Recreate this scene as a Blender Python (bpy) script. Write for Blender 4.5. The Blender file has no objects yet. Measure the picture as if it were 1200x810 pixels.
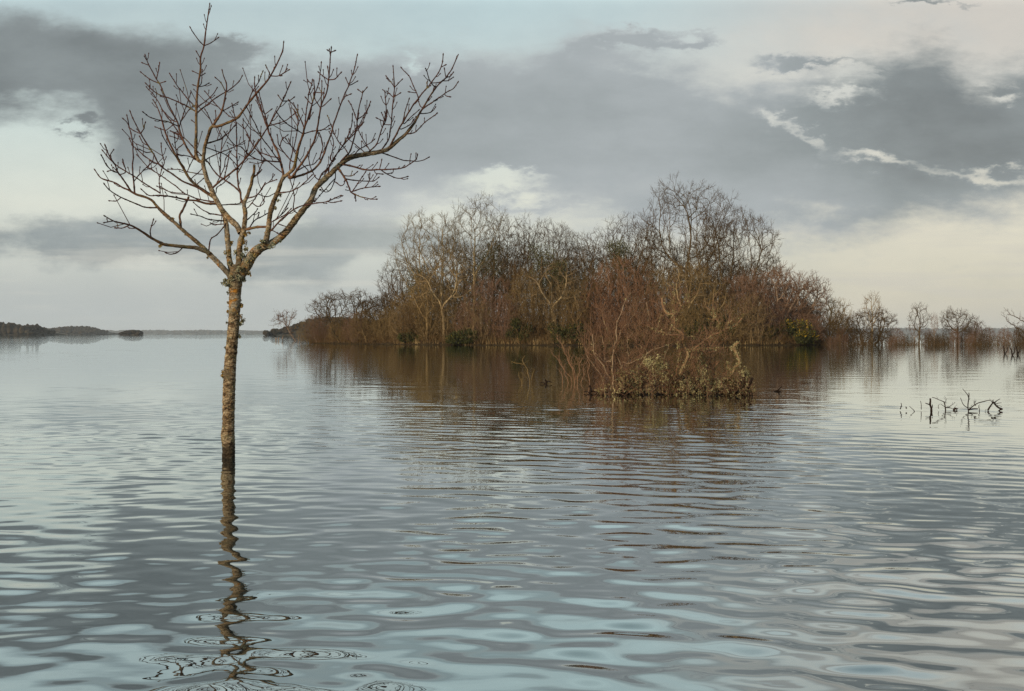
import bpy, bmesh, math, random
import numpy as np
from mathutils import Vector, Matrix, noise as mnoise
from mathutils.kdtree import KDTree

random.seed(7)
RNG = np.random.default_rng(11)
SC = bpy.context.scene
COL = SC.collection
F = 1200 * 35.0 / 36.0          # focal length in photo pixels
CAMH = 1.4                      # eye height above the water
HZ = 391.5                      # photo row of the horizon
R = math.radians


def at(px, py, Y):
    """photo pixel seen at distance Y -> world point"""
    return Vector(((px - 600) * Y / F, Y, CAMH - (py - HZ) * Y / F))


def lin(r, g, b):
    f = lambda c: (c / 255 / 12.92) if c <= 10 else ((c / 255 + 0.055) / 1.055) ** 2.4
    return (f(r), f(g), f(b), 1.0)


# ------------------------------------------------------------------ node helper
class NT:
    def __init__(self, tree):
        self.t = tree
        self.n = tree.nodes
        self.l = tree.links

    def node(self, typ, **kw):
        nd = self.n.new(typ)
        for k, v in kw.items():
            setattr(nd, k, v)
        return nd

    def put(self, sock, v):
        if isinstance(v, bpy.types.NodeSocket):
            self.l.new(v, sock)
        elif v is not None:
            sock.default_value = v

    def math(self, op, a, b=None, c=None, clamp=False):
        nd = self.node('ShaderNodeMath', operation=op, use_clamp=clamp)
        for i, v in enumerate((a, b, c)):
            if v is not None:
                self.put(nd.inputs[i], v)
        return nd.outputs[0]

    def add(self, a, b): return self.math('ADD', a, b)
    def sub(self, a, b): return self.math('SUBTRACT', a, b)
    def mul(self, a, b): return self.math('MULTIPLY', a, b)

    def step(self, v, lo, hi, a=0.0, b=1.0):
        nd = self.node('ShaderNodeMapRange', interpolation_type='SMOOTHSTEP')
        self.put(nd.inputs[0], v)
        for i, q in enumerate((lo, hi, a, b)):
            self.put(nd.inputs[1 + i], q)
        return nd.outputs[0]

    def mix(self, f, a, b, blend='MIX'):
        nd = self.node('ShaderNodeMix', data_type='RGBA', blend_type=blend)
        nd.clamp_result = False
        self.put(nd.inputs[0], f)
        self.put(nd.inputs[6], a)
        self.put(nd.inputs[7], b)
        return nd.outputs[2]

    def noise(self, vec, scale, detail=4.0, rough=0.55, dist=0.0, dim='3D'):
        nd = self.node('ShaderNodeTexNoise', noise_dimensions=dim)
        self.put(nd.inputs['Vector'], vec)
        nd.inputs['Scale'].default_value = scale
        nd.inputs['Detail'].default_value = detail
        nd.inputs['Roughness'].default_value = rough
        nd.inputs['Distortion'].default_value = dist
        return nd.outputs[0]

    def vmap(self, vec, sc=(1, 1, 1), loc=(0, 0, 0)):
        nd = self.node('ShaderNodeMapping')
        self.put(nd.inputs[0], vec)
        nd.inputs[1].default_value = loc
        nd.inputs[3].default_value = sc
        return nd.outputs[0]

    def xyz(self, x, y, z):
        nd = self.node('ShaderNodeCombineXYZ')
        for i, v in enumerate((x, y, z)):
            self.put(nd.inputs[i], v)
        return nd.outputs[0]

    def curve(self, v, pts):
        nd = self.node('ShaderNodeFloatCurve')
        self.put(nd.inputs[1], v)
        c = nd.mapping.curves[0]
        c.points[0].location = pts[0]
        c.points[1].location = pts[-1]
        for p in pts[1:-1]:
            c.points.new(*p)
        for p in c.points:
            p.handle_type = 'AUTO_CLAMPED'
        nd.mapping.update()
        return nd.outputs[0]

    def ramp(self, v, stops):
        nd = self.node('ShaderNodeValToRGB')
        self.put(nd.inputs[0], v)
        e = nd.color_ramp.elements
        while len(e) < len(stops):
            e.new(0.5)
        for el, (p, c) in zip(e, stops):
            el.position = p
            el.color = c
        return nd.outputs[0]


def new_mat(name):
    m = bpy.data.materials.new(name)
    m.use_nodes = True
    m.node_tree.nodes.clear()
    t = NT(m.node_tree)
    out = t.node('ShaderNodeOutputMaterial')
    return m, t, out


def princ(t, out, col, rough=0.9, bump=None, bump_d=0.01, spec=0.25):
    p = t.node('ShaderNodeBsdfPrincipled')
    t.put(p.inputs['Base Color'], col)
    t.put(p.inputs['Roughness'], rough)
    p.inputs['Specular IOR Level'].default_value = spec
    if bump is not None:
        b = t.node('ShaderNodeBump')
        b.inputs['Distance'].default_value = bump_d
        b.inputs['Strength'].default_value = 1.0
        t.put(b.inputs['Height'], bump)
        t.l.new(b.outputs[0], p.inputs['Normal'])
    t.l.new(p.outputs[0], out.inputs[0])
    return p


# ------------------------------------------------------------------ object helpers
def mesh_obj(name, verts, faces, mat, parent=None, smooth=True, attr=None):
    me = bpy.data.meshes.new(name)
    verts = np.asarray(verts, dtype=np.float32)
    me.vertices.add(len(verts))
    me.vertices.foreach_set('co', verts.ravel())
    groups = faces if isinstance(faces, list) and len(faces) and isinstance(faces[0], np.ndarray) else [np.asarray(faces)]
    groups = [g for g in groups if len(g)]
    tot = [np.full(len(g), g.shape[1], np.int32) for g in groups]
    tot = np.concatenate(tot)
    idx = np.concatenate([g.ravel() for g in groups]).astype(np.int32)
    me.loops.add(len(idx))
    me.loops.foreach_set('vertex_index', idx)
    me.polygons.add(len(tot))
    start = np.concatenate([[0], np.cumsum(tot)[:-1]]).astype(np.int32)
    me.polygons.foreach_set('loop_start', start)
    me.polygons.foreach_set('loop_total', tot)
    me.polygons.foreach_set('use_smooth', np.full(len(tot), smooth, dtype=bool))
    if attr:
        for k, v in attr.items():
            a = me.attributes.new(k, 'FLOAT', 'POINT')
            a.data.foreach_set('value', np.asarray(v, np.float32))
    me.update(calc_edges=True)
    me.validate()
    o = bpy.data.objects.new(name, me)
    COL.objects.link(o)
    me.materials.append(mat)
    if parent is not None:
        o.parent = parent
    return o


def tag(o, label=None, cat=None, group=None, kind=None):
    if label: o['label'] = label
    if cat: o['category'] = cat
    if group: o['group'] = group
    if kind: o['kind'] = kind
    return o


def empty(name, loc, label, cat, group=None):
    o = bpy.data.objects.new(name, None)
    o.empty_display_size = 0.2
    COL.objects.link(o)
    o.location = loc
    return tag(o, label, cat, group)


def tubes_edges(P0, P1, R0, R1, n=3):
    """independent tapered prisms for every edge"""
    P0 = np.asarray(P0, float); P1 = np.asarray(P1, float)
    d = P1 - P0
    L = np.linalg.norm(d, axis=1, keepdims=True); L[L == 0] = 1
    d = d / L
    ref = np.where(np.abs(d[:, 2:3]) > 0.8, np.array([[1.0, 0, 0]]), np.array([[0, 0, 1.0]]))
    a = np.cross(d, ref); a /= np.linalg.norm(a, axis=1, keepdims=True)
    b = np.cross(d, a)
    th = np.arange(n) * 2 * np.pi / n
    c, s = np.cos(th), np.sin(th)
    ring = a[:, None, :] * c[None, :, None] + b[:, None, :] * s[None, :, None]
    V0 = P0[:, None, :] + ring * np.asarray(R0)[:, None, None]
    V1 = P1[:, None, :] + ring * np.asarray(R1)[:, None, None]
    V = np.concatenate([V0, V1], axis=1).reshape(-1, 3)
    base = (np.arange(len(P0)) * 2 * n)[:, None]
    i = np.arange(n); j = (i + 1) % n
    q = np.stack([i, j, j + n, i + n], axis=1).ravel()[None, :]
    Fc = (base + q).reshape(-1, 4)
    return V, Fc


class Tubes:
    """collects smooth continuous tubes (hero branches)"""
    def __init__(self):
        self.V = []; self.F = []; self.A = []; self.n = 0

    def tube(self, pts, rad, sides=8, cap=True):
        pts = np.asarray(pts, float); rad = np.asarray(rad, float)
        m = len(pts)
        t = np.gradient(pts, axis=0)
        t /= np.linalg.norm(t, axis=1, keepdims=True) + 1e-12
        a = np.cross(t[0], [0.3, 1, 0.2]); a /= np.linalg.norm(a)
        V = []
        th = np.arange(sides) * 2 * np.pi / sides
        for k in range(m):
            a = a - t[k] * np.dot(a, t[k]); a /= np.linalg.norm(a) + 1e-12
            b = np.cross(t[k], a)
            V.append(pts[k] + rad[k] * (np.cos(th)[:, None] * a + np.sin(th)[:, None] * b))
        V = np.concatenate(V)
        i = np.arange(sides); j = (i + 1) % sides
        Fq = np.concatenate([np.stack([k * sides + i, k * sides + j, (k + 1) * sides + j, (k + 1) * sides + i], 1) for k in range(m - 1)])
        self.V.append(V)
        self.F.append(Fq + self.n)
        self.A.append(np.repeat(rad, sides))
        self.n += len(V)

    def build(self, name, mat, parent=None):
        return mesh_obj(name, np.concatenate(self.V), np.concatenate(self.F), mat, parent, attr={'thick': np.concatenate(self.A)})


def spline(pts, step):
    """Catmull-Rom through pts (any dimension), resampled at about `step`"""
    P = np.asarray(pts, float)
    if len(P) == 2:
        L = np.linalg.norm(P[1, :2] - P[0, :2]); k = max(2, int(L / step) + 1)
        return P[0] + (P[1] - P[0]) * np.linspace(0, 1, k + 1)[:, None]
    Q = np.vstack([2 * P[0] - P[1], P, 2 * P[-1] - P[-2]])
    out = []
    for i in range(1, len(Q) - 2):
        p0, p1, p2, p3 = Q[i - 1:i + 3]
        k = max(1, int(round(np.linalg.norm(p2[:2] - p1[:2]) / step)))
        for s in np.arange(k) / k:
            out.append(0.5 * (2 * p1 + (p2 - p0) * s + (2 * p0 - 5 * p1 + 4 * p2 - p3) * s * s + (3 * p1 - p0 - 3 * p2 + p3) * s ** 3))
    out.append(P[-1])
    return np.array(out)
# ------------------------------------------------------------------ camera, sun, sky
cd = bpy.data.cameras.new('camera')
cam = bpy.data.objects.new('camera', cd)
COL.objects.link(cam)
cam.location = (0, 0, CAMH)
cam.rotation_euler = (R(90), 0, 0)
cd.lens = 35
cd.sensor_width = 36
cd.sensor_fit = 'HORIZONTAL'
cd.shift_y = -(405 - HZ) / 1200
cd.clip_start = 0.05
cd.clip_end = 60000
SC.camera = cam

SUN_AZ = R(215)      # clockwise from +Y (the way the camera looks): behind the camera, to the left
SUN_EL = R(13)
sd = bpy.data.lights.new('sun', 'SUN')
sd.energy = 3.1
sd.angle = R(5)
sd.color = (1.0, 0.84, 0.63)
sun = bpy.data.objects.new('sun', sd)
COL.objects.link(sun)
to_sun = Vector((math.sin(SUN_AZ) * math.cos(SUN_EL), math.cos(SUN_AZ) * math.cos(SUN_EL), math.sin(SUN_EL)))
sun.rotation_euler = to_sun.to_track_quat('Z', 'Y').to_euler()
sun.location = to_sun * 50

W = bpy.data.worlds.new('World')
SC.world = W
W.use_nodes = True
W.node_tree.nodes.clear()
t = NT(W.node_tree)
wout = t.node('ShaderNodeOutputWorld')
bg = t.node('ShaderNodeBackground')
SKY_S = 0.1
bg.inputs[1].default_value = SKY_S
t.l.new(bg.outputs[0], wout.inputs[0])
tc = t.node('ShaderNodeTexCoord')
sep = t.node('ShaderNodeSeparateXYZ')
t.l.new(tc.outputs['Generated'], sep.inputs[0])
X, Y, Z = sep.outputs
uu = t.math('ARCTAN2', X, Y)
uc = t.math('MINIMUM', t.math('MAXIMUM', uu, -1.15), 1.15)
Pt = t.math('TANGENT', uc)
hyp = t.math('SQRT', t.add(t.mul(X, X), t.mul(Y, Y)))
Qt = t.math('DIVIDE', t.math('DIVIDE', Z, t.math('MAXIMUM', hyp, 1e-4)), t.math('COSINE', uc))
U = t.add(t.mul(Pt, F / 1200), 0.5)           # 0..1 across the view
V = t.mul(Qt, F / HZ)                         # 0 horizon, 1 = 18.5 degrees up
UC = t.mul(t.add(U, 0.5), 0.5)                # curve coordinate: U -0.5..1.5 -> 0..1
pv = t.xyz(U, t.mul(V, 0.55), 0.0)


def cv(pts, scale=1.5):
    """edge curve from photo pixels -> V"""
    P = [((x / 1200 + 0.5) / 2, (HZ - y) / HZ / scale) for x, y in pts]
    P = [(0.0, P[0][1])] + P + [(1.0, P[-1][1])]
    return t.mul(t.curve(UC, P), scale)


def cval(pts):
    P = [((x / 1200 + 0.5) / 2, v) for x, v in pts]
    P = [(0.0, P[0][1])] + P + [(1.0, P[-1][1])]
    return t.curve(UC, P)


def grad(stops):
    """vertical gradient, V 0..4"""
    return t.ramp(t.math('DIVIDE', V, 4.0), [(v / 4, lin(*c)) for v, c in stops])


n_big = t.sub(t.noise(pv, 3.2, 3, 0.5), 0.5)
n_mid = t.sub(t.noise(t.vmap(pv, loc=(3.1, 1.7, 0)), 9.0, 5, 0.55), 0.5)
n_fine = t.sub(t.noise(t.vmap(pv, loc=(7.7, 4.2, 0)), 26.0, 6, 0.6), 0.5)
n_tiny = t.sub(t.noise(t.vmap(pv, loc=(1.7, 8.2, 0)), 60.0, 4, 0.6), 0.5)
wob = t.add(t.add(t.mul(n_big, 0.12), t.mul(n_mid, 0.15)), t.mul(n_fine, 0.05))
wob2 = t.add(t.add(t.mul(n_big, -0.10), t.mul(t.sub(t.noise(t.vmap(pv, sc=(1, 2.0, 1), loc=(11, 5, 0)), 8.0, 6, 0.6), 0.5), 0.16)), t.mul(n_fine, -0.05))

# clear sky with thin veil: real sky model mixed with the veil's own tones
sky = t.node('ShaderNodeTexSky', sky_type='NISHITA')
sky.sun_disc = False
sky.sun_elevation = SUN_EL
sky.sun_rotation = SUN_AZ
sky.air_density = 1.0
sky.dust_density = 1.5
gl = grad([(0, (186, 192, 190)), (0.12, (192, 197, 195)), (0.40, (226, 229, 217)), (0.62, (212, 224, 218)), (1.0, (190, 208, 210)), (1.5, (198, 209, 207)), (2.4, (165, 188, 196)), (4.0, (128, 165, 186))])
gr = grad([(0, (204, 199, 186)), (0.12, (214, 208, 190)), (0.40, (228, 221, 202)), (0.62, (224, 220, 208)), (1.0, (207, 208, 203)), (1.5, (190, 200, 202)), (2.4, (155, 182, 194)), (4.0, (128, 162, 182))])
clear = t.mix(t.step(t.add(U, t.mul(n_big, 0.5)), 0.25, 0.95), gl, gr)
teal = t.mul(t.step(V, 0.72, 0.98), t.mul(t.step(U, 0.30, 0.50), t.step(U, 0.82, 0.58)))
clear = t.mix(t.mul(teal, 0.6), clear, lin(192, 216, 219))
peach = t.mul(t.mul(t.step(V, 0.70, 0.9), t.step(V, 1.7, 1.1)), t.step(t.add(U, t.mul(n_mid, 0.6)), 0.66, 1.0))
clear = t.mix(t.mul(peach, 0.75), clear, lin(216, 207, 194))
nish = t.mix(1.0, sky.outputs[0], (SKY_S, SKY_S, SKY_S, 1), 'MULTIPLY')
clear = t.mix(0.12, clear, nish)
clear = t.mix(1.0, clear, t.ramp(t.add(t.add(n_mid, t.mul(n_fine, 0.5)), 0.5), [(0.2, (0.93, 0.94, 0.95, 1)), (0.8, (1.06, 1.05, 1.04, 1))]), 'MULTIPLY')

clear = t.mix(1.0, clear, t.ramp(t.math('DIVIDE', V, 4.0), [(0.245, (1, 1, 1, 1)), (0.275, (1.6, 1.62, 1.58, 1)), (0.36, (1.95, 2.0, 1.95, 1)), (0.60, (0.85, 0.88, 0.88, 1)), (1.0, (0.62, 0.64, 0.65, 1))]), 'MULTIPLY')
# ---- ragged edges: one fractal field shared by all the clouds
frac = t.sub(t.noise(t.vmap(pv, sc=(1, 1.25, 1), loc=(4.4, 2.9, 0)), 6.5, 9, 0.60), 0.5)
frac2 = t.sub(t.noise(t.vmap(pv, sc=(1, 1.6, 1), loc=(14.4, 12.9, 0)), 11.0, 8, 0.62), 0.5)


UW = t.add(U, t.add(t.mul(frac, 0.16), t.mul(n_tiny, 0.03)))
VW = t.add(V, t.add(t.mul(frac2, 0.26), t.mul(n_tiny, 0.06)))


def puff(x, y, rx, ry, amp, rot=0.0):
    """a soft bump added to (or taken from) the cloud field"""
    du = t.mul(t.sub(UW, x / 1200), 1200)
    dv = t.mul(t.sub(VW, (HZ - y) / HZ), HZ)
    ca, sa = math.cos(rot), math.sin(rot)
    a_ = t.math('DIVIDE', t.add(t.mul(du, ca), t.mul(dv, sa)), rx)
    b_ = t.math('DIVIDE', t.sub(t.mul(dv, ca), t.mul(du, sa)), ry)
    return t.mul(t.math('EXPONENT', t.mul(t.add(t.mul(a_, a_), t.mul(b_, b_)), -1.0)), amp)


def total(*q):
    r = q[0]
    for k in q[1:]:
        r = t.add(r, k)
    return r


# ---- the low bank on the left
top2 = cv([(0, 254), (60, 252), (120, 256), (200, 262), (320, 268), (400, 264), (470, 262), (560, 275), (700, 300), (820, 330), (1000, 360)])
bot2 = cv([(0, 304), (70, 300), (150, 298), (200, 306), (260, 322), (330, 326), (460, 300), (600, 310), (760, 332), (900, 360)])
D2 = t.math('MINIMUM', t.sub(top2, V), t.mul(t.sub(V, bot2), 0.8))
D2 = total(t.add(t.math('MINIMUM', D2, 0.09), 0.015), t.mul(frac, 0.26), t.mul(frac2, 0.10), t.mul(n_big, 0.05), puff(120, 286, 90, 7, 0.05))
a2 = t.step(D2, -0.02, 0.045)
c2 = t.mix(t.step(t.add(n_mid, t.mul(n_fine, .5)), -0.22, 0.25), lin(140, 149, 151), lin(161, 169, 170))
col = t.mix(t.mul(a2, cval([(0, 0.95), (300, 0.85), (470, 0.7), (650, 0.25), (1000, 0.0)])), clear, c2)
# haze near the horizon on the left, and faint bars
hz = t.mul(t.step(V, 0.21, 0.02), cval([(0, 0.6), (300, 0.55), (600, 0.4), (900, 0.15), (1200, 0.3)]))
col = t.mix(hz, col, t.mix(t.step(U, 0.2, 0.9), lin(182, 189, 189), lin(203, 198, 185)))
bars = t.step(t.noise(t.vmap(pv, sc=(1.2, 9, 1), loc=(2, 3, 0)), 3.0, 5, 0.55), 0.50, 0.68)
bars = t.mul(bars, t.mul(t.step(V, 0.02, 0.12), t.step(V, 0.45, 0.25)))
col = t.mix(t.mul(bars, 0.35), col, t.mix(t.step(U, 0.3, 0.7), lin(224, 221, 208), lin(198, 195, 188)))

# ---- the main bank across the whole view
top1 = cv([(0, 22), (60, 30), (150, 44), (230, 56), (290, 70), (400, 66), (500, 60), (600, 60), (700, 54), (760, 72), (830, 92), (900, 100), (950, 88), (1000, 78), (1080, 62), (1130, 78), (1200, 84)])
bot1 = cv([(0, 134), (60, 130), (105, 140), (125, 160), (150, 192), (220, 200), (330, 228), (430, 244), (520, 250), (600, 254), (700, 262), (790, 270), (880, 274), (960, 276), (1040, 274), (1120, 266), (1200, 256)])
D1 = t.math('MINIMUM', t.sub(top1, V), t.mul(t.sub(V, bot1), 0.9))
D1 = total(t.add(t.math('MINIMUM', D1, 0.18), 0.02), t.mul(frac, 0.36), t.mul(frac2, 0.24), t.mul(n_big, 0.06),
           # gaps
           puff(1130, 198, 120, 13, -0.165, -0.10), puff(1010, 182, 60, 13, -0.13, -0.25), puff(938, 160, 40, 11, -0.12, -0.55), puff(906, 140, 16, 9, -0.08),
           puff(586, 212, 52, 13, -0.16), puff(600, 238, 90, 6, 0.05), puff(1172, 117, 26, 8, -0.12), puff(985, 116, 40, 8, -0.13), puff(468, 72, 9, 12, -0.10), puff(690, 158, 60, 5, -0.05),
           # wisps above the bank and inside the gap at the left
           puff(740, 42, 60, 11, 0.17), puff(830, 44, 40, 7, 0.13), puff(925, 72, 30, 9, 0.15), puff(960, 80, 60, 5, 0.10), puff(1120, 3, 90, 7, 0.16), puff(285, 56, 28, 12, 0.13),
           puff(40, 196, 50, 6, 0.09), puff(105, 148, 18, 7, 0.12), puff(95, 226, 40, 7, 0.11), puff(30, 220, 18, 6, 0.10), puff(75, 150, 10, 4, 0.07), puff(170, 70, 130, 26, 0.07), puff(420, 85, 150, 26, 0.06), puff(60, 60, 100, 30, 0.06))
a1 = t.step(D1, -0.045, 0.095)
shade = cval([(-400, 0.5), (0, 0.02), (120, 0.05), (260, 0.22), (420, 0.50), (600, 0.58), (760, 0.55), (900, 0.42), (1020, 0.18), (1110, 0.08), (1200, 0.10), (1600, 0.5)])
shade = t.add(shade, t.add(t.mul(n_big, 0.55), t.mul(n_mid, 0.45)))
shade = t.add(shade, t.mul(t.step(V, 0.55, 0.38), 0.22))
shade = t.add(shade, t.add(t.mul(frac2, 0.45), t.mul(t.step(D1, 0.14, 0.0), 0.22)))
c1 = t.ramp(shade, [(0.0, lin(120, 127, 129)), (0.3, lin(142, 150, 152)), (0.7, lin(168, 175, 178)), (1.0, lin(190, 195, 195))])
col = t.mix(t.mul(a1, 0.95), col, c1)
# scattered high cloud overhead, out of the view, seen in the near water
hi = t.mul(t.step(V, 1.08, 1.3), t.step(t.noise(t.vmap(pv, sc=(0.8, 1.3, 1), loc=(5, 9, 0)), 3.4, 5, 0.55), 0.52, 0.66))
col = t.mix(t.mul(hi, 0.7), col, t.mix(t.step(U, 0.4, 0.9), lin(168, 176, 179), lin(196, 192, 188)))
col = t.mix(1.0, col, (1 / SKY_S, 1 / SKY_S, 1 / SKY_S, 1), 'MULTIPLY')
t.l.new(col, bg.inputs[0])

SC.view_settings.view_transform = 'Standard'
SC.view_settings.look = 'None'
SC.view_settings.exposure = 0
SC.view_settings.gamma = 1
SC.cycles.use_denoising = True
SC.cycles.denoiser = 'OPENIMAGEDENOISE'
SC.cycles.denoising_prefilter = 'NONE'
SC.cycles.max_bounces = 5
SC.cycles.diffuse_bounces = 2
SC.cycles.glossy_bounces = 3
SC.cycles.volume_bounces = 1
SC.cycles.transparent_max_bounces = 4
SC.cycles.caustics_reflective = False
SC.cycles.caustics_refractive = False
# ------------------------------------------------------------------ lake
def make_water():
    m, t, out = new_mat('lake_water')
    geo = t.node('ShaderNodeNewGeometry')
    pos = geo.outputs['Position']
    lw = t.node('ShaderNodeFresnel'); lw.inputs[0].default_value = 1.45
    fac = t.math('MINIMUM', t.add(t.mul(lw.outputs[0], 1.12), 0.22), 0.97)
    gl = t.node('ShaderNodeBsdfGlossy')
    gl.inputs['Color'].default_value = (0.92, 0.965, 0.97, 1)
    gl.inputs['Roughness'].default_value = 0.012
    df = t.node('ShaderNodeBsdfDiffuse')
    df.inputs[0].default_value = (0.016, 0.021, 0.020, 1)
    # small capillary ripples and, far out, the wind ruffles the mesh no longer carries
    n1 = t.noise(t.vmap(pos, sc=(0.5, 1.0, 1)), 4.2, 3, 0.5)
    n2 = t.noise(t.vmap(pos, sc=(0.35, 1.0, 1), loc=(9, 3, 0)), 0.55, 3, 0.55)
    dist = t.node('ShaderNodeVectorMath', operation='LENGTH')
    t.l.new(pos, dist.inputs[0])
    far = t.step(dist.outputs['Value'], 14, 70)
    patch = t.step(t.noise(t.vmap(pos, sc=(0.012, 0.05, 1)), 1.0, 3, 0.5), 0.35, 0.65, 0.35, 1.0)
    h = t.add(t.mul(n1, t.add(0.0013, t.mul(t.mul(far, patch), 0.0022))), t.mul(n2, t.mul(t.mul(far, patch), 0.012)))
    b = t.node('ShaderNodeBump')
    b.inputs['Strength'].default_value = 1.0
    b.inputs['Distance'].default_value = 1.0
    t.put(b.inputs['Height'], h)
    t.l.new(b.outputs[0], gl.inputs['Normal'])
    mx = t.node('ShaderNodeMixShader')
    t.put(mx.inputs[0], fac)
    t.l.new(df.outputs[0], mx.inputs[1])
    t.l.new(gl.outputs[0], mx.inputs[2])
    t.l.new(mx.outputs[0], out.inputs[0])

    r1 = np.exp(np.arange(math.log(0.4), math.log(2.2), 0.011))
    r2 = np.exp(np.arange(math.log(2.2), math.log(90), 0.0033))
    r3 = np.geomspace(90, 8500, 46)
    rr = np.concatenate([r1, r2, r3])
    th1 = np.arange(-0.95, 0.95, 0.0056)
    th2 = np.linspace(0.95, 2 * np.pi - 0.95, 160, endpoint=False)
    th = np.concatenate([th1, th2])
    Rg, Tg = np.meshgrid(rr, th, indexing='ij')
    x = Rg * np.sin(Tg); y = Rg * np.cos(Tg)
    dr = np.gradient(rr)[:, None] * np.ones_like(Tg)
    dt = Rg * 0.0056
    cell = np.maximum(dr, dt * 0.7)
    rng = np.random.default_rng(5)
    z = np.zeros_like(x)
    N = 140
    lam = np.exp(rng.uniform(math.log(0.13), math.log(3.6), N))
    ang = rng.normal(R(83), R(23), N)           # travel direction, mostly down the view
    ph = rng.uniform(0, 2 * np.pi, N)
    tot = 0.030                                 # rms slope wanted
    wgt = np.exp(-((np.log(lam) - math.log(0.29)) / 0.68) ** 2) + 0.16 * np.exp(-((np.log(lam) - math.log(1.5)) / 0.55) ** 2)
    slope = tot * math.sqrt(2) * wgt / math.sqrt((wgt ** 2).sum())
    # gusts: slow change of ripple strength over the surface
    gust = np.ones_like(x)
    for _ in range(7):
        L = rng.uniform(3, 14); a = rng.uniform(0, 6.28); p = rng.uniform(0, 6.28)
        gust += 0.16 * np.sin(2 * np.pi / L * (x * math.cos(a) + y * math.sin(a)) + p)
    gust = np.clip(gust, 0.45, 1.6)
    calm = 1 - 0.36 * np.clip((Rg - 9) / 16, 0, 1)
    for i in range(N):
        k = 2 * np.pi / lam[i]
        fade = np.clip((lam[i] / cell - 2.5) / 2.5, 0, 1)
        arg = k * (x * math.cos(ang[i]) + y * math.sin(ang[i])) + ph[i]
        arg = arg + 0.6 * np.sin(0.37 * k * (x * math.cos(ang[i] + 1.3) + y * math.sin(ang[i] + 1.3)) + 2 * ph[i])
        z += slope[i] / k * fade * np.sin(arg)
    z *= gust * calm
    z[Rg > 95] = 0
    nr, nt = x.shape
    Vv = np.stack([x, y, z], -1).reshape(-1, 3)
    i = np.arange(nr - 1)[:, None]; j = np.arange(nt)[None, :]; j2 = (j + 1) % nt
    q = np.stack([i * nt + j, (i + 1) * nt + j, (i + 1) * nt + j2, i * nt + j2], -1).reshape(-1, 4)
    q = q[:, ::-1]
    # centre disc
    c = len(Vv)
    Vv = np.vstack([Vv, [[0, 0, 0]]])
    jj = np.arange(nt)
    tri = np.stack([np.full(nt, c), (jj + 1) % nt, jj], 1)
    o = mesh_obj('water', Vv, [q, tri], m)
    tag(o, 'rippled grey lake water', kind='structure')
    # the lake bed far below, one sheet to the horizon
    m2, t2, out2 = new_mat('lake_bed_mud')
    g = t2.node('ShaderNodeNewGeometry')
    princ(t2, out2, t2.ramp(t2.noise(g.outputs['Position'], 0.3, 4), [(0.3, (0.05, 0.04, 0.03, 1)), (0.7, (0.10, 0.085, 0.06, 1))]))
    s = 8800
    b = mesh_obj('ground', [(-s, -s, -2.5), (s, -s, -2.5), (s, s, -2.5), (-s, s, -2.5)], [(0, 1, 2, 3)], m2)
    tag(b, kind='structure')


make_water()
# ------------------------------------------------------------------ the bare young tree standing in the lake
TY = CAMH * F / (536 - HZ)      # its distance
MPP = TY / F                    # metres per photo pixel there

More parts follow.
